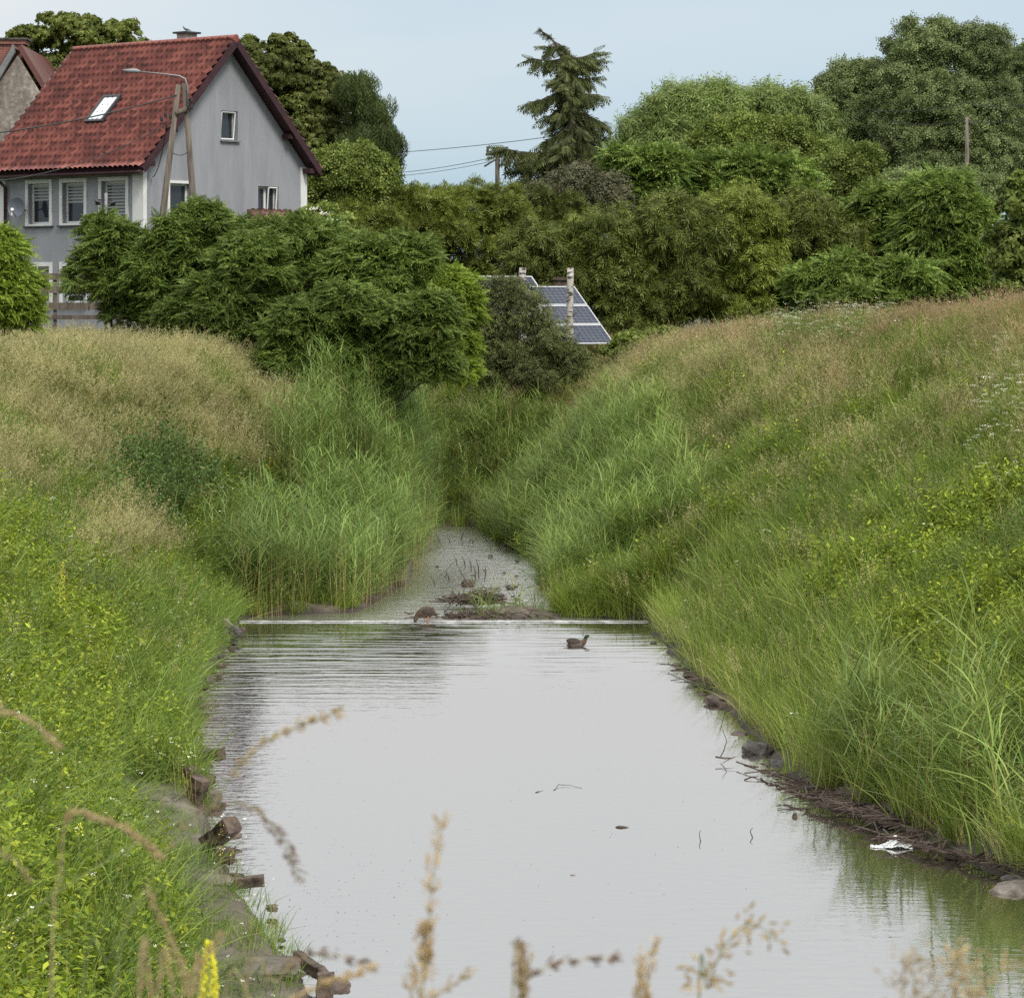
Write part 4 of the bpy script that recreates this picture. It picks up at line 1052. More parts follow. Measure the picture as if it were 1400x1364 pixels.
# -- the spruce: drooping layers, tip bent to the left
def spruce():
    Y = 135.0; rg = np.random.default_rng(90)
    bX, bz = (785 - 700) / F * Y, 5.2
    root = empty('spruce_tree', (bX, Y, bz)); tag(root, 'dark spruce with drooping branches and a bent top on the skyline', 'tree')
    path = [(785, 330), (784, 240), (782, 180), (780, 120), (776, 90), (768, 68), (752, 52), (737, 40)]
    P = [np.array(W(x, y, Y)) - [bX, Y, bz] for x, y in path]; P[0][2] = -.3
    mb = MB(); mb.tube(P, [.28, .22, .17, .11, .08, .06, .04, .02], 9); mb.build('trunk', M['bark'], root)
    def at(py):
        ys_ = [p[1] for p in path][::-1]; xs_ = [p[0] for p in path][::-1]
        return np.interp(py, ys_, xs_)
    br = []   # (py, reach px left(-)/right(+), drop px, azimuth depth)
    named = [(62, -16, 2), (72, 26, 10), (58, 12, 6), (80, -44, 0), (80, 40, -8), (95, -22, 16), (92, 38, -10), (104, 34, 2), (118, -54, 22), (122, 36, 8), (108, -20, 20), (135, -34, 26),
             (142, 44, 26), (150, -26, 22), (158, 46, 30), (168, -40, 28), (176, 30, 20), (186, -36, 26), (200, 42, 24), (190, 56, 16), (198, -52, 18), (205, -94, -2), (212, -70, 18), (222, 48, 20),
             (228, -60, 18), (238, -80, 18), (240, 44, 14), (250, -50, 10), (215, 36, 20), (180, -12, 20)]
    for (py, rx, dp) in named: br.append((py, rx, dp, rg.uniform(-.3, .3)))
    for k in range(62):
        py = rg.uniform(70, 262); reach = (14 + (py - 60) * .24) * rg.uniform(.5, 1.0)
        br.append((py, reach * rg.choice([-1, 1]) * rg.uniform(.1, .8), reach * .4, rg.choice([-1, 1]) * rg.uniform(.5, 1.1) * (1 if rg.uniform() < .4 else -1)))
    s = Y / F
    PP = []; DD = []; UU = []; SS = []; bm_ = MB()
    for (py, rx, dp, dep) in br:
        px0 = at(py)
        a = np.array(W(px0, py, Y)) - [bX, Y, bz]
        L_ = max(abs(rx) * s, .5)
        e = a + np.array([rx * s, dep * L_ * (1.0 if abs(dep) < .4 else (10 + (py - 50) * .16) * s / L_ * 1.2), -dp * s])
        m = (a + e) / 2 + [0, 0, -.10 * L_]
        n_ = int(20 + 36 * L_)
        t = rg.uniform(.02, 1, n_) ** .8
        c = (1 - t)[:, None] ** 2 * a + (2 * t * (1 - t))[:, None] * m + (t ** 2)[:, None] * e
        ax = norm(e - a)
        sd_ = norm(np.cross(ax, [0, 0, 1.]))
        lr = rg.choice([-1, 1], n_)[:, None]
        d = ax * rg.uniform(.2, .9, (n_, 1)) + sd_ * lr * rg.uniform(.1, .6, (n_, 1)) + np.array([0, 0, -1.]) * rg.uniform(.35, 1.3, (n_, 1))
        tip = t > .9
        d[tip] = ax * 1.0 + rg.normal(0, .2, (tip.sum(), 3))
        PP.append(c); DD.append(d); UU.append(norm(rg.normal(0, .5, (n_, 3)) + [0, -.5, .8])); SS.append(rg.uniform(.45, .95, n_) * (0.55 + .45 * np.clip(L_ / 2.5, 0, 1)))
        bm_.tube([Vector(a), Vector(m), Vector(e)], [.05, .03, .01], 5)
    P_, D_, U_, S_ = map(np.concatenate, (PP, DD, UU, SS))
    # leader
    t = rg.uniform(0, 1, 260); k = (t * (len(P) - 2)).astype(int) + 1; fr_ = rg.uniform(0, 1, 260)
    Pa = np.array(P); c = Pa[k] * (1 - fr_)[:, None] + Pa[np.minimum(k + 1, len(P) - 1)] * fr_[:, None]
    d = rg.normal(0, .6, (260, 3)) + [0, 0, -.5]
    P_ = np.concatenate([P_, c]); D_ = np.concatenate([D_, d]); U_ = np.concatenate([U_, norm(rg.normal(0, 1, (260, 3)))]); S_ = np.concatenate([S_, np.where(k >= 5, rg.uniform(.12, .3, 260), rg.uniform(.3, .6, 260))])
    v, q = place('needle', P_, D_, U_, S_)
    crown_o = mesh_obj('crown', fast_mesh('crown', v, [q], [LV['spruce']]), root)
    bm_.build('branches', M['bark'], root)
spruce()

# blossoms on the elder by the house corner, a darker hedge closing the view behind the right bank
rg = np.random.default_rng(5)
el = [o for o in bpy.data.objects if o.name.startswith('flowering_elder')][0]
P_ = []
for (px, py) in ((430, 285), (442, 292), (425, 303), (452, 300), (436, 312), (462, 306)):
    c = np.array(tuple(W(px, py, 105.6) - el.location)); P_.append(c + rg.normal(0, 1, (60, 3)) * [.10, .08, .03])
P_ = np.concatenate(P_); n_ = len(P_)
v, q = diamonds(P_, norm(rg.normal(0, 1, (n_, 3)) * [1, 1, .3]), norm(rg.normal(0, .3, (n_, 3)) + [0, -.4, 1]), np.full(n_, .05), np.full(n_, .045))
mesh_obj('blossoms', fast_mesh('blossoms', v, [q], [LV['white_fl']]), el)
for i, (lb, px) in enumerate([('dark hedge bush low behind the crest under the tallest cypress', 900), ('dark hedge bush low behind the crest under the olive cypress', 1020), ('dark hedge bush low behind the crest under the sumacs', 1160), ('dark hedge bush low behind the crest under the right pole', 1290), ('dark hedge bush low behind the crest near the right edge', 1400)]):
    tree('hedge_bush', lb, 'shrub', 131, [(px - 40, 385, 50, 34), (px + 40, 385, 50, 34), (px, 350, 50, 40), (px - 30, 412, 60, 24), (px + 30, 412, 60, 24)], 'broad', 'thorn', .26, 8000, 120 + i, 'low dark bushes behind the right crest', fill=.4, r0=.06)
for i, (lb, px) in enumerate([('dark bush in the shade between house and thicket', 250), ('dark bush in the shade below the elder at the house corner', 430)]):
    tree('hedge_bush', lb, 'shrub', 101.5, [(px - 40, 400, 60, 40), (px + 50, 405, 60, 40), (px + 10, 450, 80, 34)], 'broad', 'thorn', .2, 8000, 130 + i, 'low dark bushes behind the sumac thicket', fill=.4, r0=.06)
# ------------------------------------------------------------------ the grey house
HC = Vector(((196 - 700) / F * 105, 105, 0))      # near corner
AL = R(50)
gv = Vector((math.cos(AL), math.sin(AL), 0))       # along the gable wall
fv = Vector((-math.sin(AL), math.cos(AL), 0))      # along the street front, away to the left
up = Vector((0, 0, 1))
WG, LF = 7.5, 7.0
ZB, ZE, ZR = 4.6, 11.55, 15.42                     # base, wall top at the eaves, ridge

def render_mat():
    m, nt, N, L, out = new_mat('grey_render')
    b = N.new('ShaderNodeBsdfPrincipled'); b.inputs['Roughness'].default_value = 0.9
    n1 = noise_node(nt, 1.5, 7, .7, vscale=(1, 1, .16)); r = ramp(nt, n1.outputs['Fac'], [(.28, (.205, .212, .232)), (.7, (.30, .31, .338))])
    L.new(r.outputs[0], b.inputs['Base Color'])
    n2 = noise_node(nt, 60, 3, .6); bp = N.new('ShaderNodeBump'); bp.inputs['Strength'].default_value = .25; bp.inputs['Distance'].default_value = .01
    L.new(n2.outputs['Fac'], bp.inputs['Height']); L.new(bp.outputs[0], b.inputs['Normal'])
    L.new(b.outputs[0], out.inputs[0]); return m
M['render'] = render_mat()

def tile_mat(name, c0, c1, c2, tw=.25, th=.33):
    """each tile its own tone through a cell pattern on the roof's own coordinates (uv)"""
    m, nt, N, L, out = new_mat(name)
    uv = N.new('ShaderNodeUVMap'); uv.uv_map = 'uv'
    sc = N.new('ShaderNodeVectorMath'); sc.operation = 'FLOOR'; L.new(uv.outputs[0], sc.inputs[0])
    wn_ = N.new('ShaderNodeTexWhiteNoise'); wn_.noise_dimensions = '2D'; L.new(sc.outputs[0], wn_.inputs['Vector'])
    n = noise_node(nt, .8, 4, .6); n2 = noise_node(nt, 7, 4, .6)
    a = N.new('ShaderNodeMath'); a.operation = 'MULTIPLY_ADD'; a.inputs[1].default_value = .45; L.new(wn_.outputs['Value'], a.inputs[0])
    b0 = N.new('ShaderNodeMath'); b0.operation = 'MULTIPLY_ADD'; b0.inputs[1].default_value = .6; b0.inputs[2].default_value = -.08; L.new(n.outputs['Fac'], b0.inputs[0])
    L.new(b0.outputs[0], a.inputs[2])
    b1 = N.new('ShaderNodeMath'); b1.operation = 'MULTIPLY_ADD'; b1.inputs[1].default_value = .3; L.new(n2.outputs['Fac'], b1.inputs[0]); L.new(a.outputs[0], b1.inputs[2])
    r = ramp(nt, b1.outputs[0], [(.25, c0), (.55, c1), (.9, c2)])
    b = N.new('ShaderNodeBsdfPrincipled'); b.inputs['Roughness'].default_value = .5; b.inputs['Specular IOR Level'].default_value = .4
    L.new(r.outputs[0], b.inputs['Base Color']); L.new(b.outputs[0], out.inputs[0]); return m
M['tile'] = tile_mat('red_roof_tiles', (.06, .015, .012), (.145, .036, .027), (.27, .085, .06))
M['tile_dark'] = tile_mat('dark_roof_tiles', (.05, .02, .018), (.09, .035, .03), (.15, .06, .05))

def tiled_plane(name, o, u, v, nu, nv, mat, parent, sub=8, amp=.08, step=.10):
    """pantile sheet: o = lower left corner, u along the eave, v up the slope"""
    o, u, v = Vector(o), Vector(u), Vector(v); nrm = u.cross(v).normalized()
    if nrm.z < 0: nrm = -nrm
    rows = []
    for j in range(nv):
        for tt, hh in ((0.0, step), (0.93, 0.006), ):
            rows.append(((j + tt) / nv, hh, j))
    rows.append((1.0, step, nv - 1))
    us = np.arange(nu * sub + 1) / (nu * sub)
    vs = []; uvs = []
    for (t, hh, j) in rows:
        for a in us:
            ph = (a * nu) % 1.0
            hgt = amp * (abs(math.sin(math.pi * ph)) ** .7)
            p = o + u * a + v * t + nrm * (hgt + hh)
            vs.append(p); uvs.append((a * nu, j + .5))
    nx = len(us); nr = len(rows)
    i = (np.arange(nr - 1)[:, None] * nx + np.arange(nx - 1)[None, :]).ravel()
    f = np.stack([i, i + 1, i + nx + 1, i + nx], 1)
    me = fast_mesh(name, np.array([tuple(p) for p in vs]), [f], [mat])
    ul = me.uv_layers.new(name='uv')
    li = np.zeros(len(me.loops), np.int32); me.loops.foreach_get('vertex_index', li)
    # a tile's own cell: take the cell of the face's first corner
    cellu = np.repeat(np.array(uvs)[f[:, 0]] + [0.001, 0], 4, axis=0)
    ul.data.foreach_set('uv', cellu.astype(np.float32).ravel())
    return mesh_obj(name, me, parent)

house = empty('house', (HC.x, HC.y, ZB)); tag(house, 'grey rendered two storey house with a steep red tiled roof', 'house')
hinv = -Vector((HC.x, HC.y, ZB))
def HP(g, f, z): return HC + gv * g + fv * f + up * z           # world point
def HL(g, f, z): return gv * g + fv * f + up * (z - ZB)         # house-local

def wall_with_holes(mb, P, u0, u1, z0, z1, holes, depth_v, th=.34, mi=0):
    """wall panel in plane P(u,z) with rectangular holes; depth_v = inward unit vector"""
    us_ = sorted(set([u0, u1] + [h[0] for h in holes] + [h[1] for h in holes]))
    zs_ = sorted(set([z0, z1] + [h[2] for h in holes] + [h[3] for h in holes]))
    for a, b in zip(us_, us_[1:]):
        for c, d in zip(zs_, zs_[1:]):
            um, zm = (a + b) / 2, (c + d) / 2
            if any(h[0] < um < h[1] and h[2] < zm < h[3] for h in holes): continue
            mb.add([P(a, c), P(b, c), P(b, d), P(a, d)], [(0, 1, 2, 3)], mi)
    for h in holes:
        for (a, c), (b, d) in (((h[0], h[2]), (h[1], h[2])), ((h[1], h[2]), (h[1], h[3])), ((h[1], h[3]), (h[0], h[3])), ((h[0], h[3]), (h[0], h[2]))):
            p, q = P(a, c), P(b, d)
            mb.add([p, q, q + depth_v * .26, p + depth_v * .26], [(0, 1, 2, 3)], mi)

fw = [(.80, 1.94, 9.57, 10.90), (2.76, 3.80, 9.57, 10.90), (4.42, 5.46, 9.57, 10.90),
      (.80, 1.94, 6.98, 8.18), (2.76, 3.80, 6.98, 8.18), (4.42, 5.46, 6.98, 8.18)]
gw = [(1.15, 2.10, 9.15, 10.83), (3.50, 4.26, 12.30, 13.27), (5.22, 6.19, 9.35, 10.85)]
mb = MB()
wall_with_holes(mb, lambda u, z: HL(0, u, z), 0, LF, ZB, ZE, fw, gv)
wall_with_holes(mb, lambda u, z: HL(u, 0, z), 0, WG, ZB, ZE, [gw[0], gw[2]], fv)
# gable triangle with the attic window opening
h = gw[1]; sl_ = (ZR - ZE) / (WG / 2)
def zroof(u): return ZE + sl_ * (u if u < WG / 2 else WG - u)
mid = WG / 2
pts = lambda L_: [HL(u, 0, z) for u, z in L_]
uL = (h[3] - ZE) / sl_
mb.add(pts([(0, ZE), (h[0], ZE), (h[0], h[3]), (uL, zroof(uL))]), [(0, 1, 2, 3)])
mb.add(pts([(h[0], ZE), (h[1], ZE), (h[1], h[2]), (h[0], h[2])]), [(0, 1, 2, 3)])
mb.add(pts([(h[1], ZE), (WG, ZE), (WG - uL, h[3]), (h[1], h[3])]), [(0, 1, 2, 3)])
mb.add(pts([(uL, h[3]), (h[0], h[3]), (h[1], h[3]), (WG - uL, h[3]), (mid, ZR)]), [(0, 1, 2, 3, 4)])
for (a, c), (b, d) in (((h[0], h[2]), (h[1], h[2])), ((h[1], h[2]), (h[1], h[3])), ((h[1], h[3]), (h[0], h[3])), ((h[0], h[3]), (h[0], h[2]))):
    p, q = HL(a, 0, c), HL(b, 0, d); mb.add([p, q, q + fv * .26, p + fv * .26], [(0, 1, 2, 3)])
# back walls
mb.add([HL(WG, 0, ZB), HL(WG, LF, ZB), HL(WG, LF, ZE), HL(WG, 0, ZE)], [(0, 1, 2, 3)])
mb.add([HL(WG, LF, ZB), HL(0, LF, ZB), HL(0, LF, ZE), HL(mid, LF, ZR), HL(WG, LF, ZE)], [(0, 1, 2, 3, 4)])
mb.build('wall', M['render'], house)

# corner strips
for (g0, f0, dg, df) in ((-.04, -.04, .38, 0), ):
    pass
mb = MB(); mb.obox(HL(-.045, .0, ZB), fv * .46, gv * .045, up * (ZE - ZB - .02)); mb.obox(HL(-.045, -.04, ZB), fv * .04, gv * .16, up * (ZE - ZB - .02)); mb.build('corner_strip', M['white_paint'], house)
mb = MB(); mb.obox(HL(WG - .28, -.045, ZB), gv * .30, fv * .045, up * (ZE - ZB - .02)); mb.build('corner_strip', M['white_paint'], house)
mb = MB(); mb.obox(HL(-.045, LF - .45, ZB), fv * .47, gv * .045, up * (ZE - ZB - .02)); mb.build('corner_strip', M['white_paint'], house)

# windows
def window(P, inw, u0, u1, z0, z1, surround, blind, tilt=0, label=None, mull=False):
    """P(u,z,d): d metres outward. frame > sash panes"""
    mb = MB()
    w_, hh = u1 - u0, z1 - z0
    U_ = (P(1, 0, 0) - P(0, 0, 0)); I = inw
    fr_ = .07; dp = .17
    def bar(a, b, c, d, d0, d1): mb.obox(P(a, c, -d0), U_ * (b - a), up * (d - c), I * (d1 - d0))
    bar(u0 + .002, u0 + fr_, z0 + .002, z1 - .002, dp, dp + .07); bar(u1 - fr_, u1 - .002, z0 + .002, z1 - .002, dp, dp + .07)
    bar(u0 + fr_, u1 - fr_, z0 + .002, z0 + fr_, dp + .001, dp + .069); bar(u0 + fr_, u1 - fr_, z1 - fr_, z1 - .002, dp + .001, dp + .069)
    if mull: bar((u0 + u1) / 2 - .05, (u0 + u1) / 2 + .05, z0 + fr_, z1 - fr_, dp + .002, dp + .068)
    o = mb.build('window', M['white_paint'], house)
    if label: o['label'] = label
    if surround:
        mb = MB(); s_ = surround
        def sb(a, b, c, d): mb.obox(P(a, c, .035), U_ * (b - a), up * (d - c), I * .038)
        sb(u0 - s_, u0, z0 - s_ * .5, z1 + s_); sb(u1, u1 + s_, z0 - s_ * .5, z1 + s_); sb(u0, u1, z1, z1 + s_); sb(u0, u1, z0 - s_ * .5, z0)
        mb.build('surround', M['white_paint'], o)
    mb = MB(); mb.obox(P(u0 - .06 - surround, z0 - .045 - surround * .5, .09), U_ * (w_ + .12 + 2 * surround), up * .04, I * .10); mb.build('sill', M['dark_metal'] if surround else M['grey_metal'], o)
    mb = MB(); mb.obox(P(u0 + fr_, z0 + fr_, -dp - .035), U_ * (w_ - 2 * fr_), up * (hh - 2 * fr_), I * .01); mb.build('pane', M['glass'], o)
    if blind:
        mb = MB(); n_ = int(hh / .062); lim = z1 - fr_ - (hh - 2 * fr_) * blind
        for k in range(n_):
            zt = z1 - fr_ - .004 - k * .105
            if zt - .062 < lim: break
            mb.obox(P(u0 + fr_ + .01, zt - .062, -dp - .020), U_ * (w_ - 2 * fr_ - .02), up * .062, I * .008)
        mb.build('blind', M['blind'], o)
    if tilt:
        mb = MB(); a, b = (u0 + fr_, u1 - fr_) if not mull else ((u0 + u1) / 2 + .03, u1 - fr_ + .02)
        T_ = -I * tilt
        for (p0, p1) in (((a, z0 + .05), (a, z1 - .04)), ((b, z0 + .05), (b, z1 - .04)), ((a, z1 - .04), (b, z1 - .04)), ((a, z0 + .05), (b, z0 + .05))):
            q0 = P(p0[0], p0[1], -dp + .03) + T_ * ((p0[1] - z0) / hh); q1 = P(p1[0], p1[1], -dp + .03) + T_ * ((p1[1] - z0) / hh)
            mb.tube([q0, q1], .03, 4, smooth=False)
        mb.build('tilted_sash', M['white_paint'], o)
    return o
Pf = lambda u, z, d: HL(-d, u, z)
Pg = lambda u, z, d: HL(u, -d, z)
for i, (a, b, c, d) in enumerate(fw):
    window(Pf, gv, a, b, c, d, .13, [1.0, .55, .45, .9, .9, .9][i])
window(Pg, fv, *gw[0], .09, 0)
window(Pg, fv, *gw[1], 0, 0, tilt=.10)
window(Pg, fv, *gw[2], 0, 0, tilt=.12, mull=True)

# roof: pantiles on both slopes
OV = .38; OG = .42                                  # overhang at eaves and gable
slv = (gv * mid + up * (ZR - ZE)); sll = slv.length; sln = slv / sll
n1_ = Vector((-slv.dot(up), 0, 0))
ext = OV / (mid / sll) * 1.0; ext2 = ext * .5
LL = LF + OG + .3
roof = mb = MB()
nl_ = (gv * -(ZR - ZE) + up * mid).normalized()      # outward normal, front slope
nr_ = (gv * (ZR - ZE) + up * mid).normalized()
slv2 = (-gv * mid + up * (ZR - ZE)); sln2 = slv2 / sll
th_ = .14
# decks
mb.obox(HL(0, -OG, ZE) - sln * ext + nl_ * .02, fv * LL, sln * (sll + ext), nl_ * th_)
mb.obox(HL(WG, -OG, ZE) - sln2 * ext2 + nr_ * .02, fv * LL, sln2 * (sll + ext2) , nr_ * th_)
rf = mb.build('roof', M['brown_trim'], house)
nt_u, nt_v = 33, 18
tiled_plane('tiles', HL(0, -OG, ZE) - sln * (ext + .05) + nl_ * (.022 + th_), fv * LL, sln * (sll + ext + .03), nt_u, nt_v, M['tile'], rf)
tiled_plane('tiles', HL(WG, -OG, ZE) - sln2 * (ext2 + .05) + nr_ * (.022 + th_), fv * LL, sln2 * (sll + ext2 + .03), nt_u, nt_v, M['tile'], rf)
mb = MB()
nrd = 22
for k in range(nrd):
    a = -OG - .02 + k * (LL + .04) / nrd; b = a + (LL + .04) / nrd + .04
    mb.tube([HL(mid, a, ZR + .20), HL(mid, b, ZR + .215)], [.135, .12], 10)
mb.build('ridge_tiles', M['tile'], rf)
# verge boards
for side, s0, nn_ in ((0, sln, nl_), (1, sln2, nr_)):
    ext = ext if side == 0 else ext2
    mb = MB(); st = HL(0 if side == 0 else WG, -OG - .03, ZE) - s0 * ext
    mb.obox(st - nn_ * .05, s0 * (sll + ext + .02), -fv * .03, nn_ * .22)
    mb.build('verge_board', M['brown_trim'], rf)
    mb = MB(); st = HL(0 if side == 0 else WG, LF + .3, ZE) - s0 * ext
    mb.obox(st - nn_ * .02, s0 * (sll + ext + .02), fv * .05, nn_ * .24)
    mb.build('verge_board', M['grey_metal'], rf)
# gutter, purlin ends
mb = MB(); e0 = HL(0, -OG, ZE) - sln * (ext2 * 2 + .10) + nl_ * .07
mb.tube([e0, e0 + fv * LL], .065, 8); mb.build('gutter', M['brown_trim'], rf)
mb = MB(); e0 = HL(WG, -OG, ZE) - sln2 * (ext2 + .10) + nr_ * .07
mb.tube([e0, e0 + fv * LL], .065, 8); mb.build('gutter', M['brown_trim'], rf)
for u_ in (1.05, WG - 1.05, .05, WG - .1):
    z_ = zroof(u_) - .02 if u_ > .5 and u_ < 7 else ZE - .06
    mb = MB(); mb.obox(HL(u_ - .1, -OG + .02, z_ - .16), gv * .2, fv * (OG - .022), up * .16); mb.build('purlin_end', M['brown_trim'], house)
# downpipe
mb = MB(); pz = [HL(-.42, LF - .3, ZE - .35), HL(-.10, LF - .5, ZE - .75), HL(-.10, LF - .52, 4.8)]
mb.tube(pz, .055, 8); mb.build('downpipe', M['brown_trim'], house)
# skylight
def roofpt(w, t, off=0): return HL(0, t, ZE) + sln * (w / (mid / sll)) + nl_ * off
a0, a1, w0, w1 = 2.86, 3.70, 1.10, 1.98
mb = MB(); du = fv * (a1 - a0); dv = roofpt(w1, a0) - roofpt(w0, a0); o0 = roofpt(w0, a0, .26)
dn, un = du.normalized(), dv.normalized()
fr_ = .09
mb.obox(o0, du, un * fr_, nl_ * .10); mb.obox(o0 + dv - un * fr_, du, un * fr_, nl_ * .10)
mb.obox(o0 + un * fr_, dn * fr_, dv - un * 2 * fr_, nl_ * .099); mb.obox(o0 + un * fr_ + du - dn * fr_, dn * fr_, dv - un * 2 * fr_, nl_ * .099)
sk = mb.build('skylight', M['dark_metal'], rf)
mb = MB(); mb.obox(o0 + un * fr_ + dn * fr_ + nl_ * .02, du - dn * 2 * fr_, dv - un * 2 * fr_, nl_ * .05); M['sky_pane'] = plain('skylight_pane', (.62, .65, .68), rough=.15, spec=.6); mb.build('pane', M['sky_pane'], sk)  # pale glossy pane colour
# chimney behind the ridge
ch_c = W(258, 62, 105 + 4.2)
g_, f_ = (ch_c - HC).dot(gv), (ch_c - HC).dot(fv)
mb = MB(); mb.obox(HL(4.2, 2.35, ZR - 1.0), gv * .5, fv * .45, up * 1.55)
ch = mb.build('chimney', plain('chimney_render', (.22, .19, .18), (.46, .40, .38), 3, .9, .4), rf)
mb = MB(); mb.obox(HL(4.1, 2.25, ZR + .552), gv * .7, fv * .65, up * .06); mb.build('cap', M['dark_metal'], ch)
# small tiled porch roof at the foot of the gable wall
p_o = HL(4.75, -.02, 9.93); p_dn = (-fv * 1.0 - up * .62)
mb = MB(); mb.obox(p_o + p_dn - up * .03, gv * 2.0, -p_dn, up * .05); pr = mb.build('porch_roof', M['brown_trim'], house)
tiled_plane('tiles', p_o + p_dn + up * .03, gv * 2.0, -p_dn, 8, 4, M['tile_dark'], pr)
for q in (0, 2.0):
    mb = MB(); mb.tube([p_o + gv * q + up * .08, p_o + gv * q + p_dn * 1.03 + up * .08], .07, 8); mb.build('edge_tiles', M['tile_dark'], pr)
mb = MB(); mb.tube([p_o + up * .08 - gv * .05, p_o + gv * 2.05 + up * .08], .06, 8); mb.build('edge_tiles', M['tile_dark'], pr)
for q in (.15, 1.85):
    mb = MB(); mb.tube([HL(4.75 + q, -.92, ZB), HL(4.75 + q, -.92, 9.3)], .06, 8); mb.build('porch_post', M['old_wood'], pr)
# ------------------------------------------------------------------ things fixed to or near the house
# satellite dish on the front, left of the windows
dp_ = HP(-.45, 5.56, 10.12)
sdish = empty('satellite_dish', dp_); tag(sdish, 'dark grey round satellite dish beside the left upper window', 'satellite dish')
mb = MB(); ax = (-gv * .75 - fv * .55 - up * -.25).normalized(); ax = Vector((-.15, -1, .12)).normalized()
a_ = ax.cross(up).normalized(); b_ = a_.cross(ax)
n = 28; rings = []
for k in range(6):
    r_ = .29 * k / 5
    rings.append([ax * (.10 * (k / 5) ** 2 - .1) + (a_ * math.cos(t) + b_ * math.sin(t) * 1.12) * r_ for t in [2 * math.pi * i / n for i in range(n)]])
V = [v for r in rings for v in r]
Fc = [(k * n + i, k * n + (i + 1) % n, (k + 1) * n + (i + 1) % n, (k + 1) * n + i) for k in range(5) for i in range(n)]
mb.add(V, Fc, 0, True)
mb.add([v - ax * .02 for v in V], [tuple(reversed(f)) for f in Fc], 0, True)
M['dish'] = plain('dish_grey', (.10, .115, .14), rough=.5)
mb.build('reflector', M['dish'], sdish)
mb = MB(); mb.tube([ax * -.1 - b_ * .28, ax * .18 - b_ * .26, ax * .34 - b_ * .14], .018, 6); mb.build('arm', M['grey_metal'], sdish)
mb = MB(); mb.tube([ax * .28 - b_ * .18, ax * .42 - b_ * .12], [.045, .05], 10); mb.tube([ax * .30 - b_ * .22 + a_ * .03, ax * .33 - b_ * .34 + a_ * .05], .03, 8); mb.build('receiver', M['white_paint'], sdish)
mb = MB(); mb.tube([ax * -.1, gv * .45 - up * .1], .025, 6); mb.build('bracket', M['dark_metal'], sdish)

# pole with floodlights and cameras before the third window
cb = W(145, 308, 101); cp = empty('camera_pole', (cb.x, cb.y, float(height(cb.x, cb.y)))); tag(cp, 'short grey pole with floodlights and white security cameras before the right upper window', 'camera pole')
zt = W(145, 264, 101).z - cp.location.z
mb = MB(); mb.tube([(0, 0, -.2), (0, 0, zt)], [.055, .05], 10); mb.build('pole', M['grey_metal'], cp)
for (dx, dz, sx) in ((-.24, -.25, -1), (.21, -.28, 1)):
    mb = MB(); mb.tube([(0, 0, zt + dz + .05), (dx, -.02, zt + dz + .05)], .014, 6)
    mb.box((dx, -.06, zt + dz), (.2, .12, .035), 0, Matrix.Rotation(R(50 * sx * -.4), 3, 'Y') @ Matrix.Rotation(R(35), 3, 'X'))
    mb.box((dx, -.02, zt + dz - .06), (.16, .06, .11), 0, Matrix.Rotation(R(25), 3, 'X')); mb.build('floodlight', M['dark_metal'], cp)
for (dx, dz, ang) in ((-.13, -.70, 20), (.16, -.68, -15), (-.02, -.80, 5)):
    mb = MB(); Mr = Matrix.Rotation(R(ang), 3, 'Z') @ Matrix.Rotation(R(12), 3, 'X')
    mb.tube([(0, 0, zt + dz + .08), (dx * .6, -.02, zt + dz + .06), (dx, -.06, zt + dz + .02)], .02, 6)
    d_ = Mr @ Vector((dx * 3, -.5, -.08)).normalized()
    mb.tube([Vector((dx, -.06, zt + dz)) - d_ * .08, Vector((dx, -.06, zt + dz)) + d_ * .13], [.042, .042], 10); mb.build('security_camera', M['white_paint'], cp)

# bird on the chimney cap
def loft(rings_, n=14):
    """rings: (centre, dir, rx, rz, mat). closed body along a path"""
    V = []; Fc = []; mt = []
    P = [Vector(r[0]) for r in rings_]
    for i, r in enumerate(rings_):
        t = (P[min(i + 1, len(P) - 1)] - P[max(i - 1, 0)]).normalized()
        sd_ = t.cross(Vector((0, 1, 0)));
        sd_ = sd_.normalized() if sd_.length > .01 else Vector((0, 0, 1))
        yy = Vector((0, 1, 0))
        for k in range(n):
            a = 2 * math.pi * k / n
            V.append(P[i] + yy * math.cos(a) * r[1] + sd_ * math.sin(a) * r[2])
    for i in range(len(rings_) - 1):
        for k in range(n):
            Fc.append((i * n + k, i * n + (k + 1) % n, (i + 1) * n + (k + 1) % n, (i + 1) * n + k)); mt.append(rings_[i][3])
    Fc.append(tuple(range(n))[::-1]); mt.append(rings_[0][3]); Fc.append(tuple((len(P) - 1) * n + k for k in range(n))); mt.append(rings_[-1][3])
    return V, Fc, mt
def body_obj(name, rings_, mats, parent, sub=1):
    V, Fc, mt = loft(rings_)
    me = bpy.data.meshes.new(name); me.from_pydata([tuple(v) for v in V], [], Fc)
    for m in mats: me.materials.append(m)
    me.polygons.foreach_set('material_index', mt); me.polygons.foreach_set('use_smooth', [True] * len(Fc)); me.update()
    o = mesh_obj(name, me, parent)
    if sub:
        s_ = o.modifiers.new('s', 'SUBSURF'); s_.levels = sub; s_.render_levels = sub
    return o
M['pigeon'] = plain('pigeon', (.07, .075, .085), (.12, .12, .13), 20)
bz_ = ZR + .613
bp0 = HP(4.42, 2.55, bz_); brd = empty('pigeon', bp0); brd.scale = (.8, .8, .8); tag(brd, 'dark pigeon sitting on the cap of the house chimney', 'bird')
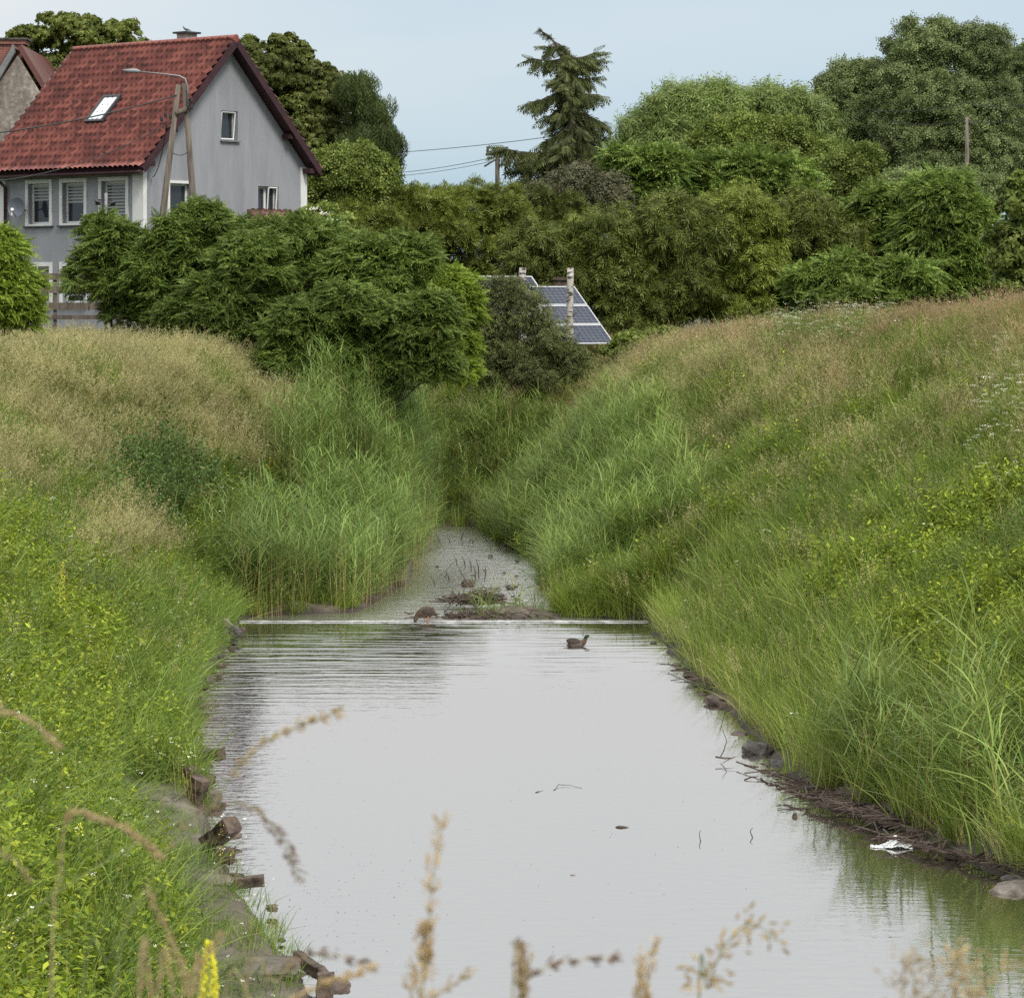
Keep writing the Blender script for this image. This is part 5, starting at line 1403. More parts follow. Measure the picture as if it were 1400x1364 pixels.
body_obj('body', [((.20, 0, .05), .01, .01, 0), ((.13, 0, .07), .03, .015, 0), ((.06, 0, .09), .05, .04, 0), ((-.02, 0, .10), .06, .055, 0), ((-.09, 0, .13), .045, .045, 0), ((-.12, 0, .18), .028, .028, 0), ((-.135, 0, .215), .026, .028, 0), ((-.16, 0, .225), .012, .014, 0), ((-.185, 0, .215), .004, .004, 0)], [M['pigeon']], brd)
for s_ in (-1, 1):
    mb = MB(); mb.tube([(-.01, s_ * .02, .06), (-.015, s_ * .02, .0)], .006, 5); mb.build('leg', M['brown_trim'], brd)

# ------------------------------------------------------------------ the older neighbour house at the left edge
nh = empty('neighbour_house', W(20, 460, 121)); nh.location.z = 4.6; tag(nh, 'old house with a rough stained gable and a brick chimney at the left edge', 'house')
def Q(px, py, Y): return W(px, py, Y) - nh.location
m, nt, N, L, out = new_mat('rough_old_render')
b = N.new('ShaderNodeBsdfPrincipled'); b.inputs['Roughness'].default_value = .95
n1 = noise_node(nt, .6, 5, .65, vscale=(1, 1, .4)); n2 = noise_node(nt, 5.5, 4, .7)
a = N.new('ShaderNodeMath'); a.operation = 'MULTIPLY_ADD'; a.inputs[1].default_value = .55; L.new(n1.outputs['Fac'], a.inputs[0])
a2 = N.new('ShaderNodeMath'); a2.operation = 'MULTIPLY'; a2.inputs[1].default_value = .5; L.new(n2.outputs['Fac'], a2.inputs[0]); L.new(a2.outputs[0], a.inputs[2])
r = ramp(nt, a.outputs[0], [(.38, (.10, .085, .072)), (.52, (.23, .20, .17)), (.64, (.42, .38, .33))]); L.new(r.outputs[0], b.inputs['Base Color'])
bp = N.new('ShaderNodeBump'); bp.inputs['Strength'].default_value = .6; bp.inputs['Distance'].default_value = .02
n3 = noise_node(nt, 14, 4, .6); L.new(n3.outputs['Fac'], bp.inputs['Height']); L.new(bp.outputs[0], b.inputs['Normal']); L.new(b.outputs[0], out.inputs[0])
M['rough'] = m
m, nt, N, L, out = new_mat('old_brick')
b = N.new('ShaderNodeBsdfPrincipled'); b.inputs['Roughness'].default_value = .9
bt = N.new('ShaderNodeTexBrick'); bt.inputs['Color1'].default_value = (.26, .07, .045, 1); bt.inputs['Color2'].default_value = (.15, .05, .04, 1); bt.inputs['Mortar'].default_value = (.2, .17, .15, 1)
bt.inputs['Scale'].default_value = 1.0; bt.inputs['Brick Width'].default_value = .26; bt.inputs['Row Height'].default_value = .085; bt.inputs['Mortar Size'].default_value = .01
g = N.new('ShaderNodeNewGeometry'); mp = N.new('ShaderNodeMapping'); mp.inputs['Rotation'].default_value = (R(90), 0, 0); L.new(g.outputs['Position'], mp.inputs[0]); L.new(mp.outputs[0], bt.inputs['Vector'])
L.new(bt.outputs['Color'], b.inputs['Base Color']); L.new(b.outputs[0], out.inputs[0]); M['brick'] = m
# gable: apex (25, 78), right foot runs down behind the red roof
mb = MB(); g0 = [Q(-95, 250, 120), Q(-95, 430, 120), Q(112, 430, 120), Q(112, 222, 120), Q(24, 76, 120)]
mb.prism([g0[1], g0[2], g0[3], g0[4], g0[0]], (0, .35, 0)); mb.build('wall', M['rough'], nh)
mb = MB()
for (p, q, e) in ((Q(24, 66, 120), Q(124, 232, 120), 1), (Q(20, 66, 120), Q(-100, 262, 120), -1)):
    mb.obox(p + Vector((0, .05, 0)), q - p, (0, 9.0, 0), (.12 * e, 0, .14))
rfn = mb.build('roof', M['tile_dark'], nh)
me_ = rfn.data; me_.uv_layers.new(name='uv')
mb = MB()
mb.obox(Q(-50, 193, 119.7), Q(20, 72, 119.7) - Q(-50, 193, 119.7), (0, .3, 0), (-.06, 0, .30)); mb.build('verge_flashing', M['grey_metal'], rfn)
mb = MB()
c0 = Q(-42, 110, 121.5); c1 = Q(36, 60, 121.5)
mb.obox((c0.x, c0.y, c0.z - 1.2), (c1.x - c0.x - .12, 0, 0), (0, .9, 0), (0, 0, c1.z - c0.z + 1.2 - .02))
mb.obox((c0.x, c0.y - .08, c1.z - .02), (c1.x - c0.x - .02, 0, 0), (0, 1.1, 0), (0, 0, .16)); ch2 = mb.build('chimney', M['brick'], rfn)
mb = MB(); mb.obox((c0.x, c0.y - .14, c1.z + .142), (c1.x - c0.x + .06, 0, 0), (0, 1.2, 0), (0, 0, .07)); mb.build('cap', M['dark_stone'], ch2)

# ------------------------------------------------------------------ utility poles
ap = empty('utility_pole', W(240, 330, 99)); ap.location.z = float(height(ap.location.x, 99)); tag(ap, 'weathered A shaped double utility pole with a curved street lamp arm before the gable', 'utility pole')
def A(px, py, Y=99): return W(px, py, Y) - ap.location
tl_, tr_ = A(244, 116), A(252, 115, 99.05)
bl_ = A(221, 306); br_ = A(265, 285, 99.6)
def ext_dn(t, b, z=-.3):
    k = (z - t.z) / (b.z - t.z); return t + (b - t) * k
for (t, b_, r0_) in ((tl_, bl_, .105), (tr_, br_, .105)):
    e = ext_dn(t, b_); mb = MB(); mb.tube([e, t.lerp(e, .5), t], [r0_ * 1.15, r0_, r0_ * .72], 12); mb.build('pole', M['old_wood'], ap)
mb = MB(); mb.tube([A(240, 156, 98.95), A(257, 148, 99.1)], .085, 8); mb.build('cross_brace', M['old_wood'], ap)
mb = MB(); mb.tube([A(257, 150), A(256, 118), A(253, 108), A(245, 104), A(220, 101), A(190, 98)], [.03, .03, .028, .025, .022, .02], 8); la = mb.build('lamp_arm', M['grey_metal'], ap)
mb = MB(); mb.tube([A(192, 98), A(186, 97), A(178, 97), A(168, 96)], [.03, .065, .06, .02], 10); mb.build('lamp_head', plain('lamp_head', (.25, .26, .27), rough=.4), la)
for (px, py, sx) in ((262, 141, 1), (262, 150, 1), (233, 163, -1), (226, 160, -1), (221, 166, -1)):
    mb = MB(); c = A(px, py); mb.tube([c - Vector((.05 * sx, 0, .09)), c - Vector((.05 * sx, 0, 0)), c + Vector((0, 0, .02))], .012, 5)
    mb.tube([c, c + Vector((0, 0, .05)), c + Vector((0, 0, .10)), c + Vector((0, 0, .13))], [.03, .055, .035, .05], 8); mb.build('insulator', M['dark_metal'], ap)

def wire(name, label, pts, r=.012, cat='cable', parent=None, group=None, mat='wire'):
    mb = MB(); P = []
    for (a, b, sag) in pts:
        a, b = Vector(a), Vector(b)
        for i in range(17):
            t = i / 16; p = a.lerp(b, t); p.z -= sag * 4 * t * (1 - t)
            if not P or (p - P[-1]).length > 1e-4: P.append(p)
    mb.tube(P, r, 5)
    o = mb.build(name, M[mat], parent)
    if parent is None: tag(o, label, cat, group)
    return o
wire('overhead_cable', 'thick black cable running left from the double pole across the skylight', [(W(243, 130, 99), W(-220, 196, 86), .35)], .022)
wire('overhead_cable', 'thin cable sagging left from the double pole over the lower roof tiles', [(W(236, 166, 99), W(-200, 236, 86), .9)], .014)
wire('overhead_cable', 'short black cable hanging in a loop from the double pole to the gable corner', [(W(228, 170, 99), HP(.35, -.06, 11.0), .35)], .016)
wire('overhead_cable', 'slack cable between the two legs of the double pole', [(W(233, 207, 99), W(258, 207, 99.2), .12)], .012)

def simple_pole(label, px, pt, pb, Y, r=.13, ins=True):
    b = W(px, pb, Y); gz = float(height(b.x, Y)); t = W(px, pt, Y)
    o = empty('utility_pole', (b.x, Y, gz)); tag(o, label, 'utility pole')
    mb = MB(); mb.tube([(0, 0, -.3), (0, 0, (t.z - gz) * .5), (0, 0, t.z - gz)], [r, r * .9, r * .75], 10); mb.build('pole', M['old_wood'], o)
    return o, t.z - gz
po, zt = simple_pole('small distant utility pole with a crossarm left of the spruce', 680, 206, 260, 175, .16)
mb = MB(); mb.obox((-.62, -.08, zt - .28), (1.24, 0, 0), (0, .16, 0), (0, 0, .14)); mb.obox((-.1, -.1, zt - .8), (.55, 0, 0), (0, .1, 0), (0, 0, .1)); mb.build('crossarm', M['old_wood'], po)
for dx in (-.52, 0.0, .52):
    mb = MB(); mb.tube([(dx, 0, zt - .15), (dx, 0, zt + .02), (dx, 0, zt + .1), (dx, 0, zt + .2)], [.05, .09, .05, .08], 8); mb.build('insulator', M['grey_metal'], po)
mb = MB(); mb.tube([(0, -.1, zt - .42), (-.7, -.1, zt - .85)], .05, 5); mb.build('stay_arm', M['dark_metal'], po)
po2, zt2 = simple_pole('plain straight utility pole before the tallest trees at the right', 1322, 160, 262, 145, .11)
mb = MB(); mb.tube([(-.12, -.05, zt2 - .25), (.35, -.05, zt2 - .3)], .025, 6); mb.build('bracket', M['dark_metal'], po2)
far = po.location
for ch in po.children: ch.data.materials[0] = M['dark_metal'] if ch.name.startswith('cross') else M['bark']
wire('overhead_cable', 'upper thin cable in the sky between the birch and the spruce', [(W(420, 214, 190), W(760, 186, 165), .2)], .018, group='thin cables in the sky left of the spruce')
wire('overhead_cable', 'cable leaving the distant pole crossarm to both sides', [(W(420, 238, 190), W(680, 214, 175), .4), (W(680, 214, 175), W(860, 216, 165), .3)], .016, group='thin cables in the sky left of the spruce')
wire('overhead_cable', 'lowest thin cable just under the distant pole crossarm', [(W(420, 242, 190), W(680, 219, 175), .4), (W(680, 219, 175), W(860, 222, 165), .3)], .014, group='thin cables in the sky left of the spruce')
wire('overhead_cable', 'faint cable reaching the right pole from the left across the trees', [(W(1180, 150, 150), W(1322, 141, 150), .2), (W(1322, 141, 150), W(1440, 132, 150), .3)], .014)
wire('overhead_cable', 'cable from the top of the right pole towards the right edge', [(W(1215, 165, 146), W(1322, 164, 145), .2), (W(1322, 164, 145), W(1440, 150, 140), .3)], .014)

# ------------------------------------------------------------------ plank fence before the house
def fence():
    Y = 98.0
    o = empty('fence', W(60, 440, Y)); o.location.z = float(height(o.location.x, Y)) ; tag(o, 'weathered plank fence with wide gaps standing before the house front', 'fence')
    x0, x1 = W(-60, 400, Y).x - o.location.x, W(215, 400, Y).x - o.location.x
    for (pa, pb_) in ((374, 383), (392, 401), (414, 424), (431, 437)):
        mb = MB(); za, zb = W(0, pb_, Y).z - o.location.z, W(0, pa, Y).z - o.location.z
        mb.obox((x0, -.04, za), (x1 - x0, -.02, .01), (0, .035, 0), (0, 0, zb - za)); mb.build('plank', M['old_wood'], o)
    for px in (-50, 75, 195):
        mb = MB(); x = W(px, 400, Y).x - o.location.x; mb.obox((x - .05, 0, -.4), (.10, 0, 0), (0, .1, 0), (0, 0, W(0, 376, Y).z - o.location.z + .4)); mb.build('post', M['old_wood'], o)
fence()

# ------------------------------------------------------------------ solar panels
def solar_mat():
    m, nt, N, L, out = new_mat('solar_cells')
    uv = N.new('ShaderNodeUVMap'); uv.uv_map = 'uv'
    fr = N.new('ShaderNodeVectorMath'); fr.operation = 'FRACTION'; L.new(uv.outputs[0], fr.inputs[0])
    sp = N.new('ShaderNodeSeparateXYZ'); L.new(fr.outputs[0], sp.inputs[0])
    def edge(s_):
        a = N.new('ShaderNodeMath'); a.operation = 'SUBTRACT'; a.inputs[1].default_value = .5; L.new(s_, a.inputs[0])
        b = N.new('ShaderNodeMath'); b.operation = 'ABSOLUTE'; L.new(a.outputs[0], b.inputs[0])
        c = N.new('ShaderNodeMath'); c.operation = 'GREATER_THAN'; c.inputs[1].default_value = .462; L.new(b.outputs[0], c.inputs[0]); return c.outputs[0]
    mx = N.new('ShaderNodeMath'); mx.operation = 'MAXIMUM'; L.new(edge(sp.outputs[0]), mx.inputs[0]); L.new(edge(sp.outputs[1]), mx.inputs[1])
    wn_ = N.new('ShaderNodeTexWhiteNoise'); wn_.noise_dimensions = '2D'
    fl = N.new('ShaderNodeVectorMath'); fl.operation = 'FLOOR'; L.new(uv.outputs[0], fl.inputs[0]); L.new(fl.outputs[0], wn_.inputs['Vector'])
    r = ramp(nt, wn_.outputs['Value'], [(0, (.018, .023, .042)), (1, (.028, .035, .060))])
    c = N.new('ShaderNodeMix'); c.data_type = 'RGBA'; L.new(mx.outputs[0], c.inputs['Factor']); L.new(r.outputs[0], c.inputs['A']); c.inputs['B'].default_value = (.13, .145, .17, 1)
    b = N.new('ShaderNodeBsdfPrincipled'); b.inputs['Roughness'].default_value = .3; b.inputs['Specular IOR Level'].default_value = .22
    L.new(c.outputs['Result'], b.inputs['Base Color']); L.new(b.outputs[0], out.inputs[0]); return m
M['solar'] = solar_mat()
M['alu'] = plain('aluminium', (.5, .51, .52), rough=.4, metal=.2)
def solar(name_label, TL, u, d, cols, rows):
    """TL top left corner, u full width vector, d full slope vector"""
    low = TL + d; gz = float(height(low.x, low.y)) if True else 0
    o = empty('solar_array', (low.x, low.y, gz)); tag(o, name_label, 'solar panels', 'solar panel arrays beyond the stream')
    L0 = TL - o.location; nn = u.cross(d).normalized(); nn = nn if nn.z > 0 else -nn
    for c in range(cols):
        for r_ in range(rows):
            p = L0 + u * (c / cols) + d * (r_ / rows); pu, pd = u / cols, d / rows
            uh, dh = pu.normalized(), pd.normalized(); g_ = .012; f_ = .045
            a = p + uh * g_ + dh * g_; uu = pu - uh * 2 * g_; dd = pd - dh * 2 * g_
            mb = MB()
            mb.obox(a, uu, dh * f_, nn * .04); mb.obox(a + dd - dh * f_, uu, dh * f_, nn * .04)
            mb.obox(a + dh * f_, uh * f_, dd - dh * 2 * f_, nn * .039); mb.obox(a + dh * f_ + uu - uh * f_, uh * f_, dd - dh * 2 * f_, nn * .039)
            fo = mb.build('panel', M['alu'], o)
            me = bpy.data.meshes.new('cells'); q = a + uh * f_ + dh * f_ + nn * .028; qu, qd = uu - uh * 2 * f_, dd - dh * 2 * f_
            nu_, nv_ = 10, 6
            me.from_pydata([tuple(x) for x in (q, q + qu, q + qu + qd, q + qd)], [], [(0, 1, 2, 3)])
            ul = me.uv_layers.new(name='uv'); ul.data.foreach_set('uv', [0.0, 0.0, nu_, 0.0, nu_, nv_, 0.0, nv_]); me.materials.append(M['solar']); me.update()
            mesh_obj('cells', me, fo)
    for t in (.08, .92):
        mb = MB(); tp = L0 + u * t + d * .1 - nn * .03; bt_ = L0 + u * t + d * .93 - nn * .03
        mb.tube([tp, bt_], .03, 6); mb.tube([tp, (tp.x, tp.y, -.2)], .03, 6); mb.tube([bt_, (bt_.x, bt_.y, -.2)], .03, 6); mb.build('leg', M['alu'], o)
u_dir = Vector((.813, .583, 0))
TLa = W(717, 392, 110.4)
du_ = W(785, 392, 110.4 + 1.5) - TLa; du_.z = 0
dd_ = W(840, 471, 110.0) - (TLa + du_)
solar('blue solar array with three stacked panels right of the birch stump', TLa, du_, dd_, 1, 3)
TLb = W(640, 378, 112.6); dub = W(727, 378, 113.6) - TLb; dub.z = 0
solar('grey blue solar array rising behind the small thorn bush', TLb, dub, Vector(dd_), 1, 3)
TLc = W(515, 380, 111.5); duc = W(612, 380, 112.6) - TLc; duc.z = 0
solar('solar array mostly hidden by the sumac thicket', TLc, duc, Vector(dd_), 1, 3)

# small brick chimney of a shed behind the panels
sh = empty('garden_shed', W(770, 420, 114)); sh.location.z = 4.8; tag(sh, 'low shed with a small dark brown chimney peeping over the solar panels', 'shed')
zc = W(770, 375, 114).z - 4.8
mb = MB(); mb.obox((-.9, 0, -.2), (1.9, 0, 0), (0, 1.5, 0), (0, 0, 1.7)); mb.build('wall', M['old_wood'], sh)
mb = MB(); mb.obox((-1.0, -.1, 1.502), (2.1, 0, 0), (0, 1.7, 0), (0, 0, .1)); mb.build('roof', M['dark_stone'], sh)
mb = MB(); mb.obox((-.30, .3, 1.4), (.62, 0, 0), (0, .5, 0), (0, 0, zc - 1.6)); mb.obox((-.36, .24, zc - .199), (.74, 0, 0), (0, .62, 0), (0, 0, .10)); mb.build('chimney', M['wet_wood'], sh)

# birch stumps
def stump(label, px, pt, pb, Y, r, lean=0):
    b = W(px, pb, Y); gz = float(height(b.x, Y)); t = W(px + lean, pt, Y)
    o = empty('birch_stump', (b.x, Y, gz)); tag(o, label, 'tree stump', 'cut birch trunks beside the solar panels')
    h_ = t.z - gz; lx = t.x - b.x
    mb = MB(); n = 9
    mb.tube([(lx * i / n + rng.normal(0, .012), rng.normal(0, .012), -.3 + (h_ + .3) * i / n) for i in range(n + 1)], [r * (1.15 - .25 * i / n + rng.normal(0, .03)) for i in range(n + 1)], 14); mb.build('trunk', M['birch'], o)
    mb = MB(); mb.tube([(lx * .5, -.02, h_ * .55), (lx * .5 + r * 2.2, -.1, h_ * .62)], [.03, .012], 6); mb.build('branch_stub', M['bark'], o)
stump('left cut white birch trunk rising behind the small thorn bush', 714, 366, 440, 110.0, .13, 1)
stump('right cut white birch trunk standing before the blue solar array', 778, 366, 480, 108.6, .12, 2)

# ------------------------------------------------------------------ ducks
M['duck_brown'] = plain('brown_feathers', (.035, .022, .016), (.11, .075, .052), 34, .8)
M['duck_grey'] = plain('grey_brown_feathers', (.05, .04, .034), (.14, .11, .09), 30, .8)
M['duck_dark'] = plain('dark_feathers', (.03, .025, .022), (.07, .055, .045), 30, .8)
M['duck_green'] = plain('green_black_head', (.008, .03, .02), rough=.4)
M['bill'] = plain('bill', (.30, .26, .08), rough=.5)
M['wfeather'] = plain('white_feathers', (.38, .37, .34), rough=.7)
M['orange'] = plain('orange_legs', (.45, .16, .03), rough=.6)
Y1 = F * CZ / (884 - HY); dk = empty('duck', ((770 - 700) / F * Y1, Y1, 0)); dk.scale = (1.12, 1.12, 1.12); tag(dk, 'dark headed duck swimming to the right below the weir', 'duck')
mats = [M['duck_grey'], M['duck_dark'], M['duck_green'], M['wfeather'], M['duck_brown']]
body_obj('body', [((.00, 0, .085), .012, .008, 3), ((.03, 0, .08), .035, .02, 3), ((.075, 0, .065), .065, .045, 1), ((.13, 0, .05), .09, .07, 0), ((.20, 0, .045), .105, .085, 0), ((.275, 0, .05), .10, .085, 0), ((.335, 0, .06), .08, .072, 4),
                  ((.375, 0, .09), .05, .055, 4), ((.392, 0, .125), .032, .036, 4), ((.400, 0, .15), .03, .034, 2), ((.412, 0, .178), .036, .04, 2), ((.435, 0, .195), .036, .036, 2), ((.46, 0, .195), .024, .026, 2), ((.472, 0, .19), .014, .014, 2)], mats, dk)
body_obj('bill', [((.462, 0, .190), .014, .013, 0), ((.49, 0, .182), .013, .008, 0), ((.52, 0, .172), .014, .005, 0), ((.528, 0, .169), .008, .003, 0)], [M['bill']], dk)
for s_ in (-1, 1):
    body_obj('wing', [((.05, s_ * .05, .115), .006, .01, 0), ((.10, s_ * .078, .11), .016, .035, 0), ((.18, s_ * .098, .10), .018, .05, 0), ((.26, s_ * .092, .10), .014, .04, 0), ((.31, s_ * .075, .10), .006, .015, 0)], [M['duck_dark']], dk)
Y2 = YW + .02; d2 = empty('duck', ((582 - 700) / F * Y2, Y2, -.01)); d2.scale = (1.3, 1.3, 1.3); tag(d2, 'brown duck standing on the weir with its head bent down', 'duck')
body_obj('body', [((.19, 0, .13), .02, .012, 1), ((.15, 0, .17), .05, .035, 0), ((.09, 0, .20), .09, .085, 0), ((.02, 0, .205), .10, .105, 0), ((-.06, 0, .185), .085, .09, 0), ((-.115, 0, .155), .055, .06, 0), ((-.15, 0, .12), .036, .04, 0), ((-.168, 0, .085), .036, .036, 0), ((-.175, 0, .05), .03, .03, 0), ((-.178, 0, .025), .014, .014, 0)], [M['duck_brown'], M['duck_dark']], d2)
body_obj('bill', [((-.178, 0, .032), .014, .012, 0), ((-.185, 0, .005), .012, .007, 0), ((-.19, 0, -.02), .006, .003, 0)], [M['bill']], d2)
for s_ in (-1, 1):
    mb = MB(); mb.tube([(.04, s_ * .045, .13), (.035, s_ * .045, .05), (.045, s_ * .045, -.02)], [.012, .008, .008], 6); mb.build('leg', M['orange'], d2)
    body_obj('wing', [((.15, s_ * .05, .20), .006, .012, 0), ((.08, s_ * .09, .22), .016, .05, 0), ((.0, s_ * .10, .225), .016, .055, 0), ((-.06, s_ * .08, .21), .008, .02, 0)], [M['duck_dark']], d2)

# ------------------------------------------------------------------ stones, timbers, driftwood, litter
def rock(name, label, cat, px, py, w_px, h_px, z0=0.0, mat='stone', seed=1, group=None, dz=0.0, dep=.8, sharp=1.0, Yf=None, rz=0):
    Y = F * (CZ - z0) / (py - HY) if Yf is None else Yf
    x = (px - 700) / F * Y; s = Y / F; w_, h_ = w_px * s, h_px * s
    rg = np.random.default_rng(seed)
    bm = bmesh.new(); bmesh.ops.create_icosphere(bm, subdivisions=3, radius=1.0)
    ph = rg.uniform(0, 6, 6)
    for v in bm.verts:
        c = v.co.copy()
        k = 1 + .16 * math.sin(c.x * 2.6 + ph[0]) * math.cos(c.z * 2.2 + ph[1]) + .10 * math.sin(c.y * 4.1 + ph[2] + c.x * 3) + .05 * math.sin(c.z * 9 + ph[3] + c.x * 7)
        c *= k
        nz_ = noise.noise_vector(c * 2.2 + Vector((seed * 1.7, 0, 0))) * .22 + noise.noise_vector(c * 5.5 + Vector((0, seed * 2.3, 0))) * .10
        c += nz_
        for ax_ in range(3): c[ax_] = math.copysign(abs(c[ax_]) ** (1 / sharp if sharp > 1 else 1), c[ax_])
        v.co = Vector((c.x * w_ / 2, c.y * w_ / 2 * dep, c.z * h_ * .62))
    if z0 > .3: z0 = float(height(x, Y))
    me = bpy.data.meshes.new(name); bm.to_mesh(me); bm.free(); me.materials.append(M[mat])
    for p in me.polygons: p.use_smooth = False
    o = mesh_obj(name, me, None, (x, Y, z0 + h_ * .3 + dz)); o.rotation_euler = (0, 0, rz); tag(o, label, cat, group); return o
rock('rock', 'dark wet rock lying in the water at the right shore', 'rock', 1036, 1030, 40, 22, 0, 'dark_stone', 3, dz=-.03)
rock('stone', 'flat muddy slab at the right edge in the lower right waterline', 'stone', 1388, 1218, 66, 22, 0, 'stone', 4, dz=-.06)
rock('stone', 'large pale concrete block half hidden in the reeds above the white litter', 'stone', 1255, 1040, 100, 26, .62, 'concrete', 5, sharp=1.9, dz=-.12, rz=.6)
rock('stone', 'brown stone slab between the reeds and the flat mud at the right', 'stone', 1330, 1100, 90, 20, .5, 'concrete', 6, sharp=1.9, dz=-.12, rz=.7)
rock('stone', 'mud covered stone in the right waterline opposite the second timber stub', 'stone', 990, 962, 46, 20, 0.02, 'mud', 7, dz=-.05)
rock('stone', 'rounded mud lump farthest up the right waterline', 'stone', 970, 925, 34, 14, 0.02, 'mud', 8, dz=-.03)
rock('stone', 'brownish stone at the left end of the weir', 'stone', 303, 862, 34, 20, .25, 'stone', 9, dz=-.02)
rock('stone', 'small grey stone beside the brownish one at the left weir end', 'stone', 322, 868, 18, 14, .2, 'dark_stone', 10)
rock('stone', 'reddish stone in the grass of the left waterline', 'stone', 250, 958, 28, 22, .25, 'stone', 12, dz=-.02)
slabs = [(205, 1032, 60, 16, 'flat bare slab of the left ledge behind the first timber stub'), (212, 1092, 62, 26, 'wide bare slab of the left ledge beside the upright stub'),
         (228, 1148, 64, 18, 'bare slab of the left ledge behind the thick square timber'), (292, 1205, 50, 22, 'sloping stone slab of the left ledge below the short dark stub'), (368, 1325, 84, 34, 'bare brown slab of the left ledge at the bottom edge of the picture')]
for i, (a, b, c, d, lb) in enumerate(slabs): rock('ledge_slab', lb, 'stone', a, b, c, d * .35, .30, 'concrete', 30 + i, 'bare slabs on the left ledge', dz=-.01, sharp=1.9, dep=1.5)
rock('stone', 'small grey stone in the shallow stream above the weir', 'stone', 699, 804, 15, 6, .08, 'dark_stone', 13)
rock('stone', 'rust brown stone with a pale top in the stream behind the driftwood', 'stone', 640, 800, 19, 9, .08, 'drift', 14)
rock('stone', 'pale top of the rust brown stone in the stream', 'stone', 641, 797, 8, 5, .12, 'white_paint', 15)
rng2 = np.random.default_rng(5)
for i in range(16):
    px = rng2.uniform(590, 735); py = rng2.uniform(735, 840)
    rock('pebble', 'one of the small dark pebbles breaking the surface of the stream above the weir', 'stone', px, py, rng2.uniform(4, 8), rng2.uniform(2, 3.4), .08, 'dark_stone', 200 + i, 'pebbles in the stream above the weir')

def timber(label, a, b, w_, h_, mat='wet_wood', seed=0, sq=True):
    """stub of squared timber from pixel a to pixel b, each (px, py, Y)"""
    A_, B_ = W(*a), W(*b)
    o = MB(); d = B_ - A_; L_ = d.length; dn_ = d.normalized()
    s_ = dn_.cross(up).normalized() if abs(dn_.z) < .95 else Vector((1, 0, 0)); t_ = s_.cross(dn_)
    rg = np.random.default_rng(seed); n = 7; k = 10 if sq else 9
    rings_ = []
    prof = [(-1, -.8), (-.8, -1), (.8, -1), (1, -.8), (1, 0), (1, .8), (.8, 1), (-.8, 1), (-1, .8), (-1, 0)] if sq else [(math.cos(2 * math.pi * i / 10), math.sin(2 * math.pi * i / 10)) for i in range(10)]
    jit = rg.normal(0, .06, len(prof))
    for i in range(n):
        c = A_ + d * (i / (n - 1)) + (s_ * rg.normal(0, .05) * w_ + t_ * rg.normal(0, .05) * h_)
        rings_ += [c + s_ * (p[0] * w_ / 2 * (1 + jit[j] + rg.normal(0, .03))) + t_ * (p[1] * h_ / 2 * (1 + jit[j] + rg.normal(0, .03))) for j, p in enumerate(prof)]
    m_ = len(prof)
    fs = [(i * m_ + j, i * m_ + (j + 1) % m_, (i + 1) * m_ + (j + 1) % m_, (i + 1) * m_ + j) for i in range(n - 1) for j in range(m_)] + [tuple(range(m_))[::-1], tuple((n - 1) * m_ + j for j in range(m_))]
    ob = MB(); ob.add([v - A_ for v in rings_], fs)
    x = ob.build('timber_stub', M[mat], None, A_); tag(x, label, 'timber', 'old timber stubs of the left bank lining'); return x
def yz(py, z): return F * (CZ - z) / (py - HY)
timber('dark stub reaching over the water, farthest of the left bank timbers', (265, 1033, yz(1033, .44)), (306, 1030, yz(1033, .44) - .1), .17, .17, seed=1)
timber('upright brown timber stub leaning over the left waterline', (264, 1100, yz(1100, .2)), (275, 1064, yz(1100, .2) - .1), .20, .20, 'wet_wood', 2)
timber('small dark stub between the first two timbers of the left bank', (252, 1058, yz(1058, .42)), (267, 1052, yz(1058, .42) - .1), .18, .15, seed=3)
timber('thick square timber end jutting up from the left bank', (285, 1154, yz(1154, .38)), (319, 1126, yz(1154, .38) - .3), .24, .20, seed=4)
timber('short dark stub directly under the thick square timber', (295, 1166, yz(1168, .34)), (321, 1169, yz(1168, .34)), .20, .19, seed=5)
timber('narrow level timber pointing right over the water below the thick one', (321, 1207, yz(1206, .34)), (361, 1204, yz(1206, .34)), .11, .13, seed=6)
timber('red brown post end at the bottom edge of the pond', (443, 1392, yz(1372, .1)), (446, 1330, yz(1372, .1)), .17, .17, 'wet_wood', 7)
timber('dark sunken board between the red brown post and the ledge', (405, 1308, yz(1312, .20)), (445, 1336, yz(1334, .16)), .09, .14, 'wet_wood', 8)

def branch(name, label, pts, r0, mat='drift', cat='branch', group=None, twigs=0, seed=0):
    """crooked branch through (px, py, Y) points"""
    P = [W(*p) for p in pts]; o0 = P[0].copy(); rg = np.random.default_rng(seed)
    Q_ = []
    for a, b in zip(P, P[1:]):
        for i in range(3): Q_.append(a.lerp(b, i / 3) + Vector(rg.normal(0, r0 * .6, 3)))
    Q_.append(P[-1]); Q_ = [q - o0 for q in Q_]
    mb = MB(); mb.tube(Q_, [r0 * (1 - .6 * i / (len(Q_) - 1)) for i in range(len(Q_))], 7)
    for k in range(twigs):
        s0 = Q_[rg.integers(0, len(Q_))]; e = s0 + Vector((rg.normal(0, 1), rg.normal(0, .4), abs(rg.normal(0, .6)))) * r0 * 9
        mb.tube([s0, s0.lerp(e, .5) + Vector(rg.normal(0, r0, 3)), e], [r0 * .4, r0 * .3, r0 * .12], 5)
    ob = mb.build(name, M[mat], None, o0); tag(ob, label, cat, group); return ob
yb = YW + .5
branch('branch', 'long crooked branch lying along the bar on the weir', [(622, 848, yb), (650, 846, yb), (672, 846, yb), (700, 838, yb + .3), (725, 842, yb), (742, 848, yb)], .035, twigs=4, seed=1)
